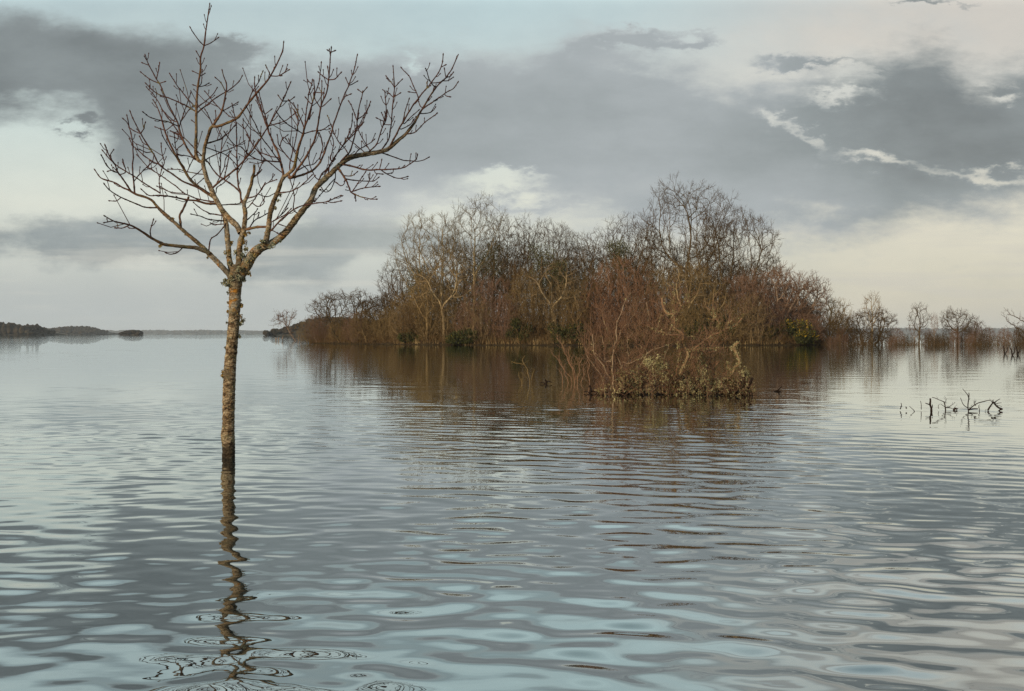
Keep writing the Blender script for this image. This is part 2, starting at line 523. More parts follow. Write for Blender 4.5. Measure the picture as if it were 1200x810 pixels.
HERO = """
S 9.5 2.8 0.1 |275,335 278,322 280,308 281,288 285.5,269 287.5,251 286,239 290,229 294.5,216 295.6,209 297.5,203 298,193
L 6.8 1.2 -0.35 |272,330 268,322 260,312.5 243.75,296 235,287.5 217.5,272.5 202.5,259 185,243 178,235 170,231 160,228 151,223 144,220 134,214 122.5,210.6 117,207.5 112,200.5
L 5.6 1.1 -0.9 |246,299 242,295 230,290.6 222.5,290 205,288 195,287 189,285 177.5,279 164,270 152.5,264 136,260 130,257.5 124,254
L 7 5.6 0.25 |274,324 269,306 267.5,290 266,272.5 265,262.5 263,253
L 7.2 5.0 0.3 |282,273 277,264 270,257.5 261,247.5 255,237.5 250,227.5 246,217.5 242.5,210 240,201 237.5,190
L 4.4 1.2 0.25 |237.5,190 232.5,188 229.5,180 229.4,170 230,151 230,131 231,110 232.5,97.5 235,81 235,67.5 239,54 241,37.5 242.5,27.5 245.6,6
L 4.6 1.2 -0.7 |237.8,191 239,180 240.6,170 244,159 248,149 256,148 270,142.5 279,137.5 289,124 300,110 311,97.5 317,89 325,74 331,60 332.3,51
L 4.6 1.2 0.8 |254.5,236 250,231 235,221 222.5,210 216,199 207.5,185 197.5,165 192.5,151 189,138 184,125 180,118
L 7.5 2.4 -0.5 |309,288 312,280 315,266 316,254 320,238 325,226 331,210 337.5,204 344,197.5 347,186 350,172.5 356,155
T 2.4 1.2 -0.2 |356,155 357.5,147.5 365,125 368,110 368,96
L 14 2.6 0.3 |276,334 285,318 294,302 302.5,292.5 312.5,287.5 325,281 336,271 345,259 356,245 364,235 369,222.5 374,216 386,205 397.5,194 410,185 427.5,181 440,179 454,175 466,165 475,157.5 485,145 490,136
T 2.6 1.3 0.2 |490,136 496,126 510,104 522.5,91 530,80 535,67.5
T 2.2 1.2 -0.2 |154,225 139,202.5 135,194 129.4,185.6 126,177.5 123.75,172
T 1.3 1.1 0.1 |129.4,184 132.5,176
T 1.3 1.1 -0.1 |147.5,201 144.4,189.4
T 1.3 1.1 0.1 |138,202 131,200 127.5,200.6
T 1.4 1.1 -0.2 |139,203 131,200 124,192.5 119,183
T 2.2 1.2 0.3 |158,226 157,215 155.6,196 156,175 154,159 151.5,150 149,136
T 1.2 1.1 0 |151,149 148,143 145,140
T 1.3 1.1 0.2 |158,214 165,202.5 177.5,190 180,183
T 1.4 1.1 0 |156,172 152,164
T 1.6 1.2 0.2 |191,195 176,187.5 165,179 155.6,171
T 1.8 1.2 -0.2 |188,227 160,209 147.5,201 137,194 129,187 121,177.5
T 2 1.2 -0.4 |183.5,243.6 170,243 160,239 144,232.5 132.5,226 126,221 123,217
T 1.2 1.1 0.1 |142,232 136,235.6 129,235.6
T 1.4 1.3 0.05 |205,260 201,260 192.5,252.5 187.5,247
T 3 2.4 0.3 |212.5,266 210.6,254 214,246 219,236 221,231
T 1.4 1.2 -0.1 |177.5,279 176,271 179,259
T 1.4 1.2 -0.1 |214,290.5 207.5,296 200,298 196,297
T 1.4 1.1 0.1 |153,264.4 145,267 136,267
T 1.3 1.1 0.1 |160,269 152.5,267.5
T 1.3 1.1 -0.1 |134,259.3 123,260.6
T 1.7 1.4 0.2 |245,296 247,281 254,275 260,269 263,264
T 1.4 1.1 -0.1 |239,54 230.6,44 223.6,33.7
T 1.4 1.1 0.1 |239,54 246,51 254.7,44.6
T 1.3 1.1 0 |235,69 231,62
T 1.2 1.1 0 |234,88 227,84
T 1.2 1.1 0.1 |234,89 239.6,86.5
T 1.3 1.1 0.1 |232.5,102 239,100.6 244,98.6
T 1.2 1.1 0.1 |233,101 236,97 237,83
T 1.2 1.1 0 |232.5,102 228,100
T 1.9 1.2 -0.3 |229.6,132 215,122.5 197.5,115 186,111 179,106 172,99
T 2 1.2 0.3 |230.4,133 245,121 256,112.5 271,104 280,96 283,90
T 1.7 1.2 0.3 |230,128 215,110 205,96 199.4,87
T 1.6 1.1 -0.2 |230,128 242.5,117.5 250,110 253.75,104
T 1.3 1.1 0 |230,146 226,142
T 1.3 1.1 0.1 |317,89 314,82 311.5,77
T 1.5 1.1 -0.1 |317,89.5 325,89.5 331,87 337.5,82.5
T 1.4 1.1 0.2 |290,123 295,109 303,96 307.5,85
T 3.6 1.2 0.2 |248,149 253,142 260,130 264,112.5 265.6,99 262,90 260.6,84
T 1.4 1.1 0.1 |260,130 250,119 241,108
T 1.4 1.1 0.1 |260,130 266,127.5 277.5,120.6
T 1.4 1.1 -0.1 |264,108 259,97.5 254,92
T 1.4 1.1 0.2 |279,137.5 270,137 263,131
T 1.4 1.1 0.1 |249,147 245,137 241,129
T 1.2 1.1 0.1 |250,147 253,138 252.6,131
T 2.8 1.2 -0.2 |248,229 235,221.5 214,212.5 200,202.5 187.5,194 180,181 170,166 165,157 157.5,142.5 153,132
T 1.5 1.1 -0.2 |165.6,157 168,151 170,144
T 1.3 1.1 0.1 |165,157 158,153.5 152,150
T 1.3 1.1 0 |172.5,172 167,167 164,161
T 1.3 1.1 -0.1 |177,177.5 172,178.5 165,176
T 2 1.1 0.5 |250,236 235,234 217.5,227.5 205,217.5 187.5,205 172.5,195 161,182
T 3.4 1.2 -0.6 |256,240 241,238 229,235 217.5,234 202.5,231 187.5,229 175,229 167,223
T 1.3 1.1 0 |188,228 186.5,212 189,200
T 1.3 1.1 0.1 |215,226 200,225 185,219
T 1.9 1.1 -0.3 |262,259 245,257.5 234,253 225.6,251
T 1.5 1.1 0.2 |262.5,263 255,263 247,261.5
T 1.9 1.1 0.2 |259,252.5 242.5,249 232.5,242.5 227.5,238
T 3 1.2 -0.3 |235.5,190 226,184 216,167.5 210,151 207.5,142.5 200,127.5 194,114 187.5,100 182.5,91 174,75 170.6,66
T 1.5 1.1 0.1 |184,94 185.6,84 187,75
T 1.6 1.1 0 |185.5,97.5 176,93 165.6,85.6
T 1.3 1.1 0 |186,98 192,96
T 1.2 1.1 0 |174,76 168,74
T 1.8 1.1 0.3 |214,163 205,149 192.5,132.5 185,119 179,110 172.5,103
T 1.4 1.1 0.2 |206,143 200,139 191,130
T 1.6 1.1 -0.2 |209,149 204,146 195,142.5 186,140.6 176,137.5 169,132.5
T 1.5 1.1 0.2 |209,150 211,146 215,134 220,120 223,110
T 1.4 1.1 0.1 |211,142 218,134 225,125
T 1.3 1.1 0.1 |216,168 207.5,175
T 1.4 1.1 0.2 |217,168 210,160 201,154
T 1.3 1.1 0.1 |214,163 207,162 200,160
T 1.4 1.1 -0.2 |216,196 202.5,179 195,167.5 191,160 189,152.5
T 1.3 1.1 0.1 |193,153 188,151 182.5,149
T 1.3 1.1 -0.1 |195,153 201,147.5
T 1.3 1.1 0.1 |192.5,190 190,179 189,169
T 1.4 1.1 -0.2 |216,200 210,187.5 206,174 204,157.5
T 1.3 1.1 0.1 |219,201 225,189 231,180
T 1.3 1.1 -0.1 |231,187 220,183 210,181
T 1.3 1.1 -0.1 |225,209 236,199
T 1.3 1.1 0.1 |231,217 237.5,210
T 1.4 1.1 0.2 |240,205 222.5,202 210,199 198,198
T 2.6 1.2 0.3 |286.5,241 282.5,234 281,222.5 279,217.5 278,195 277.5,170 277,145 274,132.5 272,122.5
T 2.6 1.2 -0.8 |248,222 261,210 274,200 285,189 297.5,174 307.5,159 315,147.5 324,131 331,119 336,107.5 339.6,98
T 1.3 1.1 0 |331,119 327,113
T 1.4 1.1 0.1 |332,119.5 339,118 344,115
T 1.4 1.1 0.1 |315,148 332.5,142.5 343,135
T 2.3 1.2 0.6 |283,230 281,226 275,219 255,205 242.5,189 230,176 219,165 208,157 201,154
T 2.2 1.2 0.4 |241,169 256,164 267.5,156 276,146
T 1.5 1.1 0.3 |243,186 257.5,179 274,172.5 285,166
T 1.4 1.1 0.4 |241,172.5 256,178 266,182.5 274,190 279,197
T 1.4 1.1 0.2 |258,207 258,200 259,176 260,161 256,151
T 1.4 1.1 0.4 |253,215 262,198 264,187.5 270,178
T 1.4 1.1 0.2 |263,208 266,196 268,184
T 1.5 1.1 -0.2 |279,205 284,192 288,182 293,160
T 1.7 1.1 -0.4 |329,190 307,188 294,183 282.5,172.5 275,170 264,156
T 1.4 1.2 0.1 |357,150 361,115 364.5,101 366,95
T 1.3 1.1 0.1 |366,100 361,94
T 1.3 1.1 0 |364.5,121 359,115.6
T 3 1.2 -0.6 |341,208 344,205 361,180 370,159 372.5,147.5 376,125 382.5,109 385,95 386,77.5 388,57.5
T 1.2 1.1 0 |388,62.5 385.4,60
T 1.2 1.1 0 |388,62.5 390.8,60
T 1.2 1.1 0 |386.5,90 384,80
T 1.3 1.1 0.1 |385,94 380,90 374,85
T 1.4 1.1 -0.1 |385,94 392.5,92.5 399,86
T 1.4 1.1 0.1 |376,125 377,110 377,96
T 1.3 1.1 0.1 |375,126 370,117.5 368,112
T 1.3 1.1 0 |376,125 379,124 386,117.5
T 1.6 1.1 0.3 |362,140 366,122 372,103 375,88 376.5,74
T 1.3 1.1 0 |371,109 378,109
T 3 1.2 0.6 |338,209 346,207.5 361,202.5 369,197.5 377.5,186 384,167.5 389,155 391,145 397.5,127.5 402.5,114 409,100 415,81 418.5,66
T 1.3 1.1 0 |409,100.6 407.5,96 406,93
T 1.4 1.1 0.1 |409,101 413,98.5 418,96
T 1.3 1.1 0 |404,114 410,111
T 3.4 1.2 0.6 |330,214 332,205 330,195 326,179 320,167.5 314,151 307.5,135 304,122 299,104 298.5,92
T 1.7 1.1 0.1 |315.5,154 314,147.5 309,130 304,110
T 1.3 1.1 0 |312.5,132.5 317,129
T 1.5 1.1 -0.3 |331,197 327.5,190 317.5,175 307.5,162.5 300,147.5 291,130 289,126
T 1.4 1.1 0.3 |330,190 326,185 315,182.5 300,175 291,159 285,147.5
T 1.4 1.1 -0.2 |331,203 326,199 307.5,184 295,167.5 290,160
T 1.6 1.1 0.3 |344,190 340,187.5 327.5,171 325,160
T 1.3 1.1 0.1 |328,172 330,165 336,159
T 1.4 1.1 -0.1 |347,178 341,171 336,164
T 1.3 1.1 0 |342,170 339,165
T 1.5 1.1 0.4 |340,201 340,190 346,166 349,146 349,125
T 1.6 1.1 0.2 |358,150 350,135 346,126 339,117.5
T 2.4 1.6 0.05 |350,140 346.5,134 344,128
T 1.4 1.1 -0.2 |354,156 342.5,149 332.5,142 325,133
T 1.4 1.1 0.2 |355,156 367.5,154 377.5,152.5 384,148
T 1.8 1.1 -0.4 |327,226 334,225.6 345,222.5 357.5,214 365,206
T 1.5 1.1 -0.2 |344,246 345,232 343,220 340.6,212.5
T 1.6 1.1 -0.5 |505,97.5 499,81
T 2.5 1.2 -0.3 |456,173 463,160 471,145 480,130 487.5,119 505,97.5 517,79 519,65.6
T 1.2 1.1 0 |517.5,78 521,77
T 1.3 1.1 0.1 |505.6,98 516,96 523,91
T 1.5 1.1 0.3 |491,117 485,101 479,89 471,80
T 1.2 1.1 0 |486,109 481,108
T 1.4 1.1 0 |471,144 476,126 479,117.5
T 1.4 1.1 0.1 |473.5,145 482,137 490,130
T 1.4 1.1 0.2 |470,151.5 481,146 484,141
T 1.2 1.1 0 |501,103 500.6,99
T 1.3 1.1 0.1 |493,125 490,117.5
T 1.3 1.1 0 |522.5,91 521.8,87 521,82
T 1.3 1.1 0.1 |523,90.6 528,89 531,85.6
T 1.3 1.1 0.2 |519,95.6 525,94.5 530.6,91
T 1.8 1.1 -0.2 |495,129 510,117.5 522,109 531,104 536,97.5
T 1.2 1.1 0 |520,111 523,112.5 526,113.3
T 1.5 1.1 0.2 |493,133 502.5,132.5 508,129 510,126
T 1.7 1.1 -0.2 |475,157.5 486,155 496,145 511,134
T 2 1.2 0.5 |446,177 455,164 457.5,152.5 459,140 460,125 461,114 462,97.5 460.6,79
T 1.3 1.1 0.1 |462,101 457,95 453,90
T 1.3 1.1 -0.1 |462,101 466.5,98 470.6,94
T 1.3 1.1 0.1 |461,113.5 454,108
T 1.3 1.1 0 |461,113.5 467.5,110
T 1.3 1.1 0.1 |458,146 451,146
T 1.8 1.2 -0.4 |431,181 441,169 446,155 450,142.5 452.5,127.5 451,109
T 1.3 1.1 0 |450,142.5 443,139
T 1.3 1.1 0.1 |450,140 447.5,133
T 1.4 1.1 0.1 |449,148 452,142.5 454,131
T 2.2 1.2 -0.4 |399,190 410,177.5 414,166 417.5,151 420,130 425,109
T 1.2 1.1 0 |425,109 421,106
T 1.3 1.1 0 |425,109 429,104
T 1.5 1.1 0.2 |419,140 426,135 431,127.5 434,120.6
T 1.4 1.1 0.1 |418.5,141 412.5,126 409,120
T 2 1.1 0.5 |373,214 377,204 385,196 395,180 405,166 415,157.5 424,145 432.5,125
T 1.6 1.1 -0.5 |385,203 388,191 401,171 407.5,160 412.5,145 413,135
T 1.5 1.1 0.4 |380,206 390,188 397.5,176 409,162 420,148 425,139
T 2.7 1.2 -0.7 |399,193 410,194 426,198.6 445,199 470,197.5 480,192.5 487.5,187 489,183
T 1.3 1.1 0 |445.6,198 447,189
T 1.5 1.1 0.2 |446,199 455,205 465,209 471,209 476,207.5
T 1.3 1.1 0.1 |454,204 460,203 461,200
T 1.2 1.1 0 |438,200 440,203 447,204
T 1.8 1.1 0.3 |445,179 457.5,182.5 470,187 486,189 496,188 501.5,185
T 3.2 1.6 -0.5 |396,196 397.5,199 402.5,206 407.5,215 411,225
T 1.7 1.1 0.2 |405,210 420,212 436,212.5 442.5,209
T 1.6 1.1 0.1 |411,225 427.5,220 443,219
T 1.3 1.1 0 |427.5,220 432.5,212.5 433,205
T 1.4 1.1 0 |413,225 422.5,210 427.5,203
T 1.4 1.1 -0.2 |402,206.5 412.5,206 418,202
T 1.5 1.1 -0.1 |411,225 421,230 432,233 440,233.5
T 1.3 1.1 0.1 |411,225 416,229 417,234
T 1.4 1.1 0.2 |394,198 392.5,211 387.5,222.5 381,225 377.5,221
T 1.4 1.1 0 |392,209 384,219 375,229 370,235
T 1.3 1.1 0 |404,209 403,216 399,218 395,215
T 1.4 1.1 0.3 |437,180.5 428,168 421,155 419,148
T 1.4 1.1 0.3 |430,181 417,170 408,163
T 1.5 1.1 -0.3 |413,184 421,175 432,169 438,164
T 1.5 1.1 0.2 |411,185 405,175 396,165 389,150 384,137
T 2.3 1.2 -0.7 |317,271 325,262 332,255 344,246 355,241 370,238 382,237 398,230
T 1.3 1.1 0 |383,237 390,238 398,236
T 1.4 1.1 -0.2 |319,260 332.5,252.5 340,246
T 1.4 1.1 0.1 |321,258.5 330,251 336,245
T 1.3 1.1 0 |318,270 321,271 329,275
T 1.3 1.1 0 |326,262 337.5,266
T 3.6 3 -0.1 |288,269 300,266 313,266
T 1.8 1.2 0.3 |292,267 294,264 300,257.5 314,250
T 1.6 1.1 0.2 |288,261 297.5,251 301,246
T 1.4 1.1 0.2 |288,245 291,243 300,231 310,216
T 1.7 1.1 -0.3 |288,234 302.5,227.5 311,216 322.5,211
T 1.4 1.1 0.1 |294,238 297,239 302.5,242 309,239 310,232.5
T 1.3 1.1 0.2 |303,228 312.5,231 321,227.5
T 1.6 1.1 0.3 |258,241 264,240 276,239 284,238
T 1.4 1.1 0.3 |253,226 254,220 262,215 268,208
T 2.4 1.6 0 |295.6,209 302,204 307,198
T 1.3 1.1 -0.1 |302,204 305,196 309,188
T 1.4 1.1 0.1 |370,208 364,196 361,180
T 1.5 1.1 -0.2 |375,187 378,172 376,160 373,155
T 1.4 1.1 0.2 |387,186 391,170 390,162 386,155
T 1.4 1.1 0.2 |346,200 358,195 368,192 374,186
T 1.4 1.1 0.2 |361,200 352,190 345,178
"""


def smooth_noise(p, s):
    return mnoise.noise(Vector(p) * s)


def hero_tree():
    rng = random.Random(3)
    bark, t, out = new_mat('flaky_bark')
    tc = t.node('ShaderNodeTexCoord')
    o3 = tc.outputs['Object']
    wv = t.node('ShaderNodeVectorMath', operation='MULTIPLY_ADD')
    n0 = t.node('ShaderNodeTexNoise'); t.l.new(o3, n0.inputs[0]); n0.inputs['Scale'].default_value = 14
    t.l.new(n0.outputs['Color'], wv.inputs[0]); wv.inputs[1].default_value = (0.05, 0.05, 0.05); t.l.new(o3, wv.inputs[2])
    st = t.vmap(wv.outputs[0], sc=(1, 1, 1.9))
    a = t.noise(st, 12, 6, 0.62)
    b = t.noise(t.vmap(st, loc=(3, 1, 8)), 44, 5, 0.6)
    vo = t.node('ShaderNodeTexVoronoi', feature='DISTANCE_TO_EDGE'); t.l.new(st, vo.inputs[0]); vo.inputs['Scale'].default_value = 17
    crack = t.step(vo.outputs[0], 0.10, 0.02)
    v = t.add(t.mul(a, 0.75), t.mul(b, 0.35))
    c = t.ramp(v, [(0.41, lin(44, 33, 23)), (0.48, lin(88, 69, 49)), (0.54, lin(136, 112, 82)), (0.62, lin(176, 154, 122)), (0.74, lin(196, 178, 150))])
    c = t.mix(t.mul(crack, 0.55), c, lin(50, 38, 26))
    sz = t.node('ShaderNodeSeparateXYZ'); t.l.new(o3, sz.inputs[0])
    z = sz.outputs[2]
    # grey smooth plates higher on the stem, orange and grey lichen round the fork
    c = t.mix(t.mul(t.step(z, 1.35, 1.75), t.step(t.noise(o3, 7, 3), 0.42, 0.6, 0, 0.8)), c, t.ramp(b, [(0.35, lin(120, 108, 90)), (0.65, lin(172, 162, 142))]))
    org = t.mul(t.step(t.noise(t.vmap(o3, loc=(4, 4, 4)), 13, 4), 0.56, 0.64), t.mul(t.step(z, 1.45, 1.8), t.step(z, 3.2, 2.2)))
    c = t.mix(t.mul(org, 0.85), c, lin(168, 112, 36))
    big = t.noise(t.vmap(o3, loc=(2, 7, 1), sc=(1, 1, .8)), 3.6, 4)
    c = t.mix(t.step(big, 0.50, 0.62, 0, 0.65), c, t.mix(b, lin(58, 48, 36), lin(118, 108, 86)))
    grn = t.step(t.noise(t.vmap(o3, loc=(14, 4, 24)), 11, 5), 0.55, 0.66)
    c = t.mix(t.mul(grn, 0.45), c, lin(118, 112, 78))
    wet = t.step(t.add(z, t.mul(t.sub(a, 0.5), 0.25)), 0.20, 0.11)
    c = t.mix(t.mul(wet, 0.82), c, lin(42, 35, 26))
    at_ = t.node('ShaderNodeAttribute', attribute_name='thick')
    thin = t.step(at_.outputs['Fac'], 0.030, 0.010)
    warm = t.ramp(a, [(0.38, lin(62, 43, 28)), (0.52, lin(108, 78, 51)), (0.62, lin(138, 104, 70)), (0.75, lin(116, 94, 50))])
    warm = t.mix(t.step(t.noise(t.vmap(o3, loc=(6, 1, 3)), 9, 4), 0.52, 0.64, 0, 0.7), warm, lin(134, 114, 58))
    c = t.mix(t.mul(thin, 0.85), c, warm)
    thinner = t.step(at_.outputs['Fac'], 0.0165, 0.0085)
    c = t.mix(thinner, c, t.ramp(b, [(0.3, lin(70, 42, 34)), (0.7, lin(112, 74, 58))]))
    h = t.add(t.mul(a, 1.0), t.add(t.mul(b, 0.5), t.mul(crack, -0.4)))
    princ(t, out, c, 0.9, h, 0.012, 0.15)

    tw, t, out = new_mat('twig_bark')
    tc = t.node('ShaderNodeTexCoord')
    n = t.noise(tc.outputs['Object'], 24, 3)
    at_ = t.node('ShaderNodeAttribute', attribute_name='thick')
    c = t.mix(t.step(at_.outputs['Fac'], 0.007, 0.016), t.ramp(n, [(0.35, lin(52, 28, 23)), (0.65, lin(84, 48, 36))]), t.ramp(n, [(0.35, lin(86, 58, 40)), (0.65, lin(126, 90, 60))]))
    moss = t.step(t.noise(t.vmap(tc.outputs['Object'], loc=(3, 5, 1)), 6, 4), 0.60, 0.70)
    c = t.mix(t.mul(moss, 0.6), c, lin(120, 108, 54))
    princ(t, out, c, 0.7, n, 0.003, 0.3)

    li, t, out = new_mat('leafy_lichen')
    tc = t.node('ShaderNodeTexCoord')
    n = t.noise(tc.outputs['Object'], 30, 4)
    n2 = t.noise(tc.outputs['Object'], 5, 2)
    c = t.mix(t.step(n2, 0.4, 0.62), t.ramp(n, [(0.3, lin(92, 92, 72)), (0.7, lin(170, 168, 138))]), t.ramp(n, [(0.3, lin(104, 84, 40)), (0.7, lin(178, 140, 66))]))
    princ(t, out, c, 0.95, None, 0, 0.1)

    base = at(267.8, 536, TY); base.z = 0
    root = empty('bare_tree', base, 'young bare tree with a flaky lichened trunk standing alone in the near water', 'tree')

    def w(px, py, dep):
        p = at(px, py, TY + dep) - base
        return (p.x, p.y, p.z)

    # trunk: a lathe with flaky relief
    tr = [(268.6, 640, 17), (268.2, 560, 16), (267.8, 536, 15), (267.9, 523, 14.8), (267.2, 513, 16.2), (267.0, 508, 15.6), (267.8, 495, 14), (268, 470, 14.2), (268.5, 455, 14.4), (269, 440, 14.2), (270.2, 421, 13.6), (271.4, 408, 13.4), (272.5, 397, 13.2), (274, 378, 13.4), (275, 360, 13.2), (275.4, 350, 13.6), (275.6, 340, 14.4), (275.6, 332, 16.5), (275.8, 326, 17.5), (276.4, 318, 14), (277, 310, 8)]
    sp = spline(np.array([(a_, b_, c_) for a_, b_, c_ in tr]), 0.55)
    sides = 72
    V = []; A = []
    for k, (px, py, d) in enumerate(sp):
        c0 = Vector(w(px, py, 0.0))
        for s in range(sides):
            th = 2 * math.pi * s / sides
            n_ = Vector((math.cos(th), math.sin(th), 0))
            q = c0 + n_ * 0.07
            e = smooth_noise((q.x, q.y, q.z * 1.7), 16) * 0.5 + smooth_noise((q.x + 5, q.y, q.z * 1.8), 36) * 0.34 + smooth_noise((q.x, q.y + 9, q.z * 1.5), 80) * 0.2
            e += 0.8 * max(0, smooth_noise((q.x + 2, q.y + 2, q.z * 2.2), 24) - 0.16)
            r = d * MPP / 2 * (1 + 0.03 * smooth_noise((q.x, q.y, q.z), 5)) - 0.001 + 0.0085 * e
            V.append(c0 + n_ * r); A.append(0.07)
    m = len(sp)
    i = np.arange(sides); j = (i + 1) % sides
    Fq = np.concatenate([np.stack([k * sides + j, k * sides + i, (k + 1) * sides + i, (k + 1) * sides + j], 1) for k in range(m - 1)])[:, ::-1]
    mesh_obj('trunk', [tuple(v) for v in V], Fq[:, ::-1], bark, root, attr={'thick': A})

    lines = []          # every traced branch: samples (px, py, depth, diameter), owning limb
    limbs = []
    owner = {}
    for ln in HERO.strip().split('\n'):
        head, body = ln.split('|')
        kind, d0, d1, dd = head.split()
        pts = [tuple(map(float, p.split(','))) for p in body.split()]
        d0, d1, dd = float(d0), float(d1), float(dd)
        dep0, own = 0.0, None
        if lines:
            best = 1e9
            x, y = pts[0]
            for L in lines:
                dq = (L['s'][:, 0] - x) ** 2 + (L['s'][:, 1] - y) ** 2
                k = int(dq.argmin())
                score = math.sqrt(dq[k]) - 0.35 * min(6, L['s'][k, 3])
                if score < best:
                    best, bk, bl = score, k, L
            dep0, own = bl['s'][bk, 2], bl
            if kind == 'T' and math.hypot(bl['s'][bk, 0] - x, bl['s'][bk, 1] - y) < 12:
                pts = [(bl['s'][bk, 0], bl['s'][bk, 1])] + pts
                pts = [pts[0]] + [p for p in pts[1:] if math.hypot(p[0] - pts[0][0], p[1] - pts[0][1]) > 1.5]
                if len(pts) < 2:
                    continue
        P = np.array(pts)
        L = np.concatenate([[0], np.cumsum(np.linalg.norm(np.diff(P, axis=0), axis=1))])
        s = L / L[-1]
        if kind == 'T':
            dd = dd + rng.uniform(-0.35, 0.35) * L[-1] * MPP
        diam = d0 + (d1 - d0) * s ** (0.8 if kind != 'T' else 0.7)
        if kind == 'L' and d0 > 10:
            diam = np.interp(s, [0, 0.05, 0.13, 0.2, 0.3, 0.45, 0.6, 0.72, 0.85, 1], [9, 12.5, 13, 9.5, 8, 6.8, 6.2, 5.8, 4.6, 2.6])
        raw = np.column_stack([P, dep0 + dd * s, diam])
        sm = spline(raw, 2.0)
        lim = kind in 'LS'
        ent = {'s': sm, 'limb': None}
        if lim:
            ent['limb'] = len(limbs); limbs.append({'main': ent, 'subs': []})
        else:
            ent['limb'] = own['limb']
            limbs[own['limb']]['subs'].append(ent)
        ent['par'] = own
        lines.append(ent)

    def bud(T, p, d, r, ln):
        p = np.array(p); d = np.array(d) / (np.linalg.norm(d) + 1e-9)
        T.tube([p, p + d * ln * 0.3, p + d * ln * 0.65, p + d * ln], [r * 0.9, r * 1.55, r * 1.3, r * 0.15], 6)

    for lm in limbs:
        T = Tubes()
        s = lm['main']['s']
        pts = np.array([w(*q[:3]) for q in s]); rad = s[:, 3] * MPP / 2
        wob = np.array([1 + 0.13 * smooth_noise(p, 14) + 0.10 * smooth_noise(p, 37) for p in pts])
        fine = spline(np.column_stack([pts[:, 0], pts[:, 2], pts[:, 1], rad * wob]), 0.008 if rad[0] > 0.03 else 0.02)
        fp = fine[:, [0, 2, 1]]; fr = fine[:, 3].copy()
        sd = 24 if rad[0] > 0.03 else 14
        T.tube(fp, np.maximum(fr, 0.004), sd)
        Vv = T.V[0]
        cen = np.repeat(fp, sd, axis=0)
        dirn = Vv - cen
        rr = np.linalg.norm(dirn, axis=1, keepdims=True)
        e = np.array([smooth_noise(v, 22) * 0.6 + smooth_noise(v, 60) * 0.4 for v in Vv])[:, None]
        T.V[0] = cen + dirn * (1 + e * np.clip(0.0075 / np.maximum(rr, 1e-4), 0, 0.28))
        lo = T.build('limb', bark, root)
        if not lm['subs'] and s[-1, 3] > 2:
            continue
        K = Tubes()
        todo = list(lm['subs'])
        allb = [lm['main']] + todo
        for br in allb:
            q = br['s']
            P = np.array([w(*k[:3]) for k in q]); r = np.maximum(q[:, 3] * MPP / 2 * 0.95, 0.0043)
            if br is not lm['main']:
                P += np.array([[smooth_noise(p * 1.0, 9) * 0.006, smooth_noise(p + 3, 9) * 0.006, smooth_noise(p + 7, 9) * 0.006] for p in P])
                nodes = np.ones(len(P))
                k = rng.randint(3, 6)
                while k < len(P) - 1:
                    nodes[k] = 1.28; k += rng.randint(4, 8)
                K.tube(P, r * nodes, 7)
            if q[-1, 3] < 1.6:
                bud(K, P[-1], P[-1] - P[-2], 0.0056, 0.034)
            # opposite pairs of side buds and short spurs
            L = np.concatenate([[0], np.cumsum(np.linalg.norm(np.diff(P, axis=0), axis=1))])
            pos = L[-1] - rng.uniform(0.05, 0.09)
            while pos > 0.06:
                k = int(np.searchsorted(L, pos)); k = min(max(k, 1), len(P) - 1)
                if q[k, 3] < 2.3:
                    tg = P[k] - P[k - 1]; tg /= np.linalg.norm(tg) + 1e-9
                    a = np.cross(tg, [rng.uniform(-.5, .5), 1, rng.uniform(-.5, .5)]); a /= np.linalg.norm(a)
                    ro = rng.uniform(-1.2, 1.2); b_ = np.cross(tg, a)
                    a = a * math.cos(ro) + b_ * math.sin(ro)
                    for sg in (1, -1):
                        dv = a * sg * 0.8 + tg * 0.8 + np.array([0, 0, 0.25])
                        x = rng.random()
                        if x < 0.26:
                            ln = rng.uniform(0.03, 0.085)
                            if rng.random() < 0.38 and abs((P[k] - np.array(w(275, 200, 0)))[0]) < 1.0 and P[k][2] < w(0, 110, 0)[2]:
                                ln = rng.uniform(0.14, 0.34)
                            e1 = P[k] + dv * ln * 0.5; e2 = e1 + (dv * 0.6 + tg * 0.3 + np.array([0, 0, 0.4])) * ln * 0.5
                            K.tube([P[k], (P[k] + e1) / 2 + dv * .004, e1, e2], [0.0048, 0.0046, 0.0043, 0.0040], 5)
                            bud(K, e2, e2 - e1, 0.0048, 0.022)
                        elif x < 0.72:
                            bud(K, P[k], dv, 0.0040, 0.016)
                pos -= rng.uniform(0.055, 0.12)
        K.build('twigs', tw, lo)

    # lichen: crumpled little leaves in tufts
    LV, LF = [], []

    def flake(c, nrm, size):
        nrm = Vector(nrm).normalized()
        a = nrm.orthogonal().normalized(); b_ = nrm.cross(a)
        ro = rng.uniform(0, 6.28)
        a, b_ = a * math.cos(ro) + b_ * math.sin(ro), b_ * math.cos(ro) - a * math.sin(ro)
        k0 = len(LV)
        n = 7
        LV.append(tuple(c))
        for k in range(n):
            th = -1.5 + 3.0 * k / (n - 1)
            rr = size * rng.uniform(0.6, 1.15)
            p = c + a * math.cos(th) * rr + b_ * math.sin(th) * rr + nrm * rng.uniform(0.0, 0.6) * size
            LV.append(tuple(p))
        for k in range(n - 1):
            LF.append((k0, k0 + 1 + k, k0 + 2 + k))

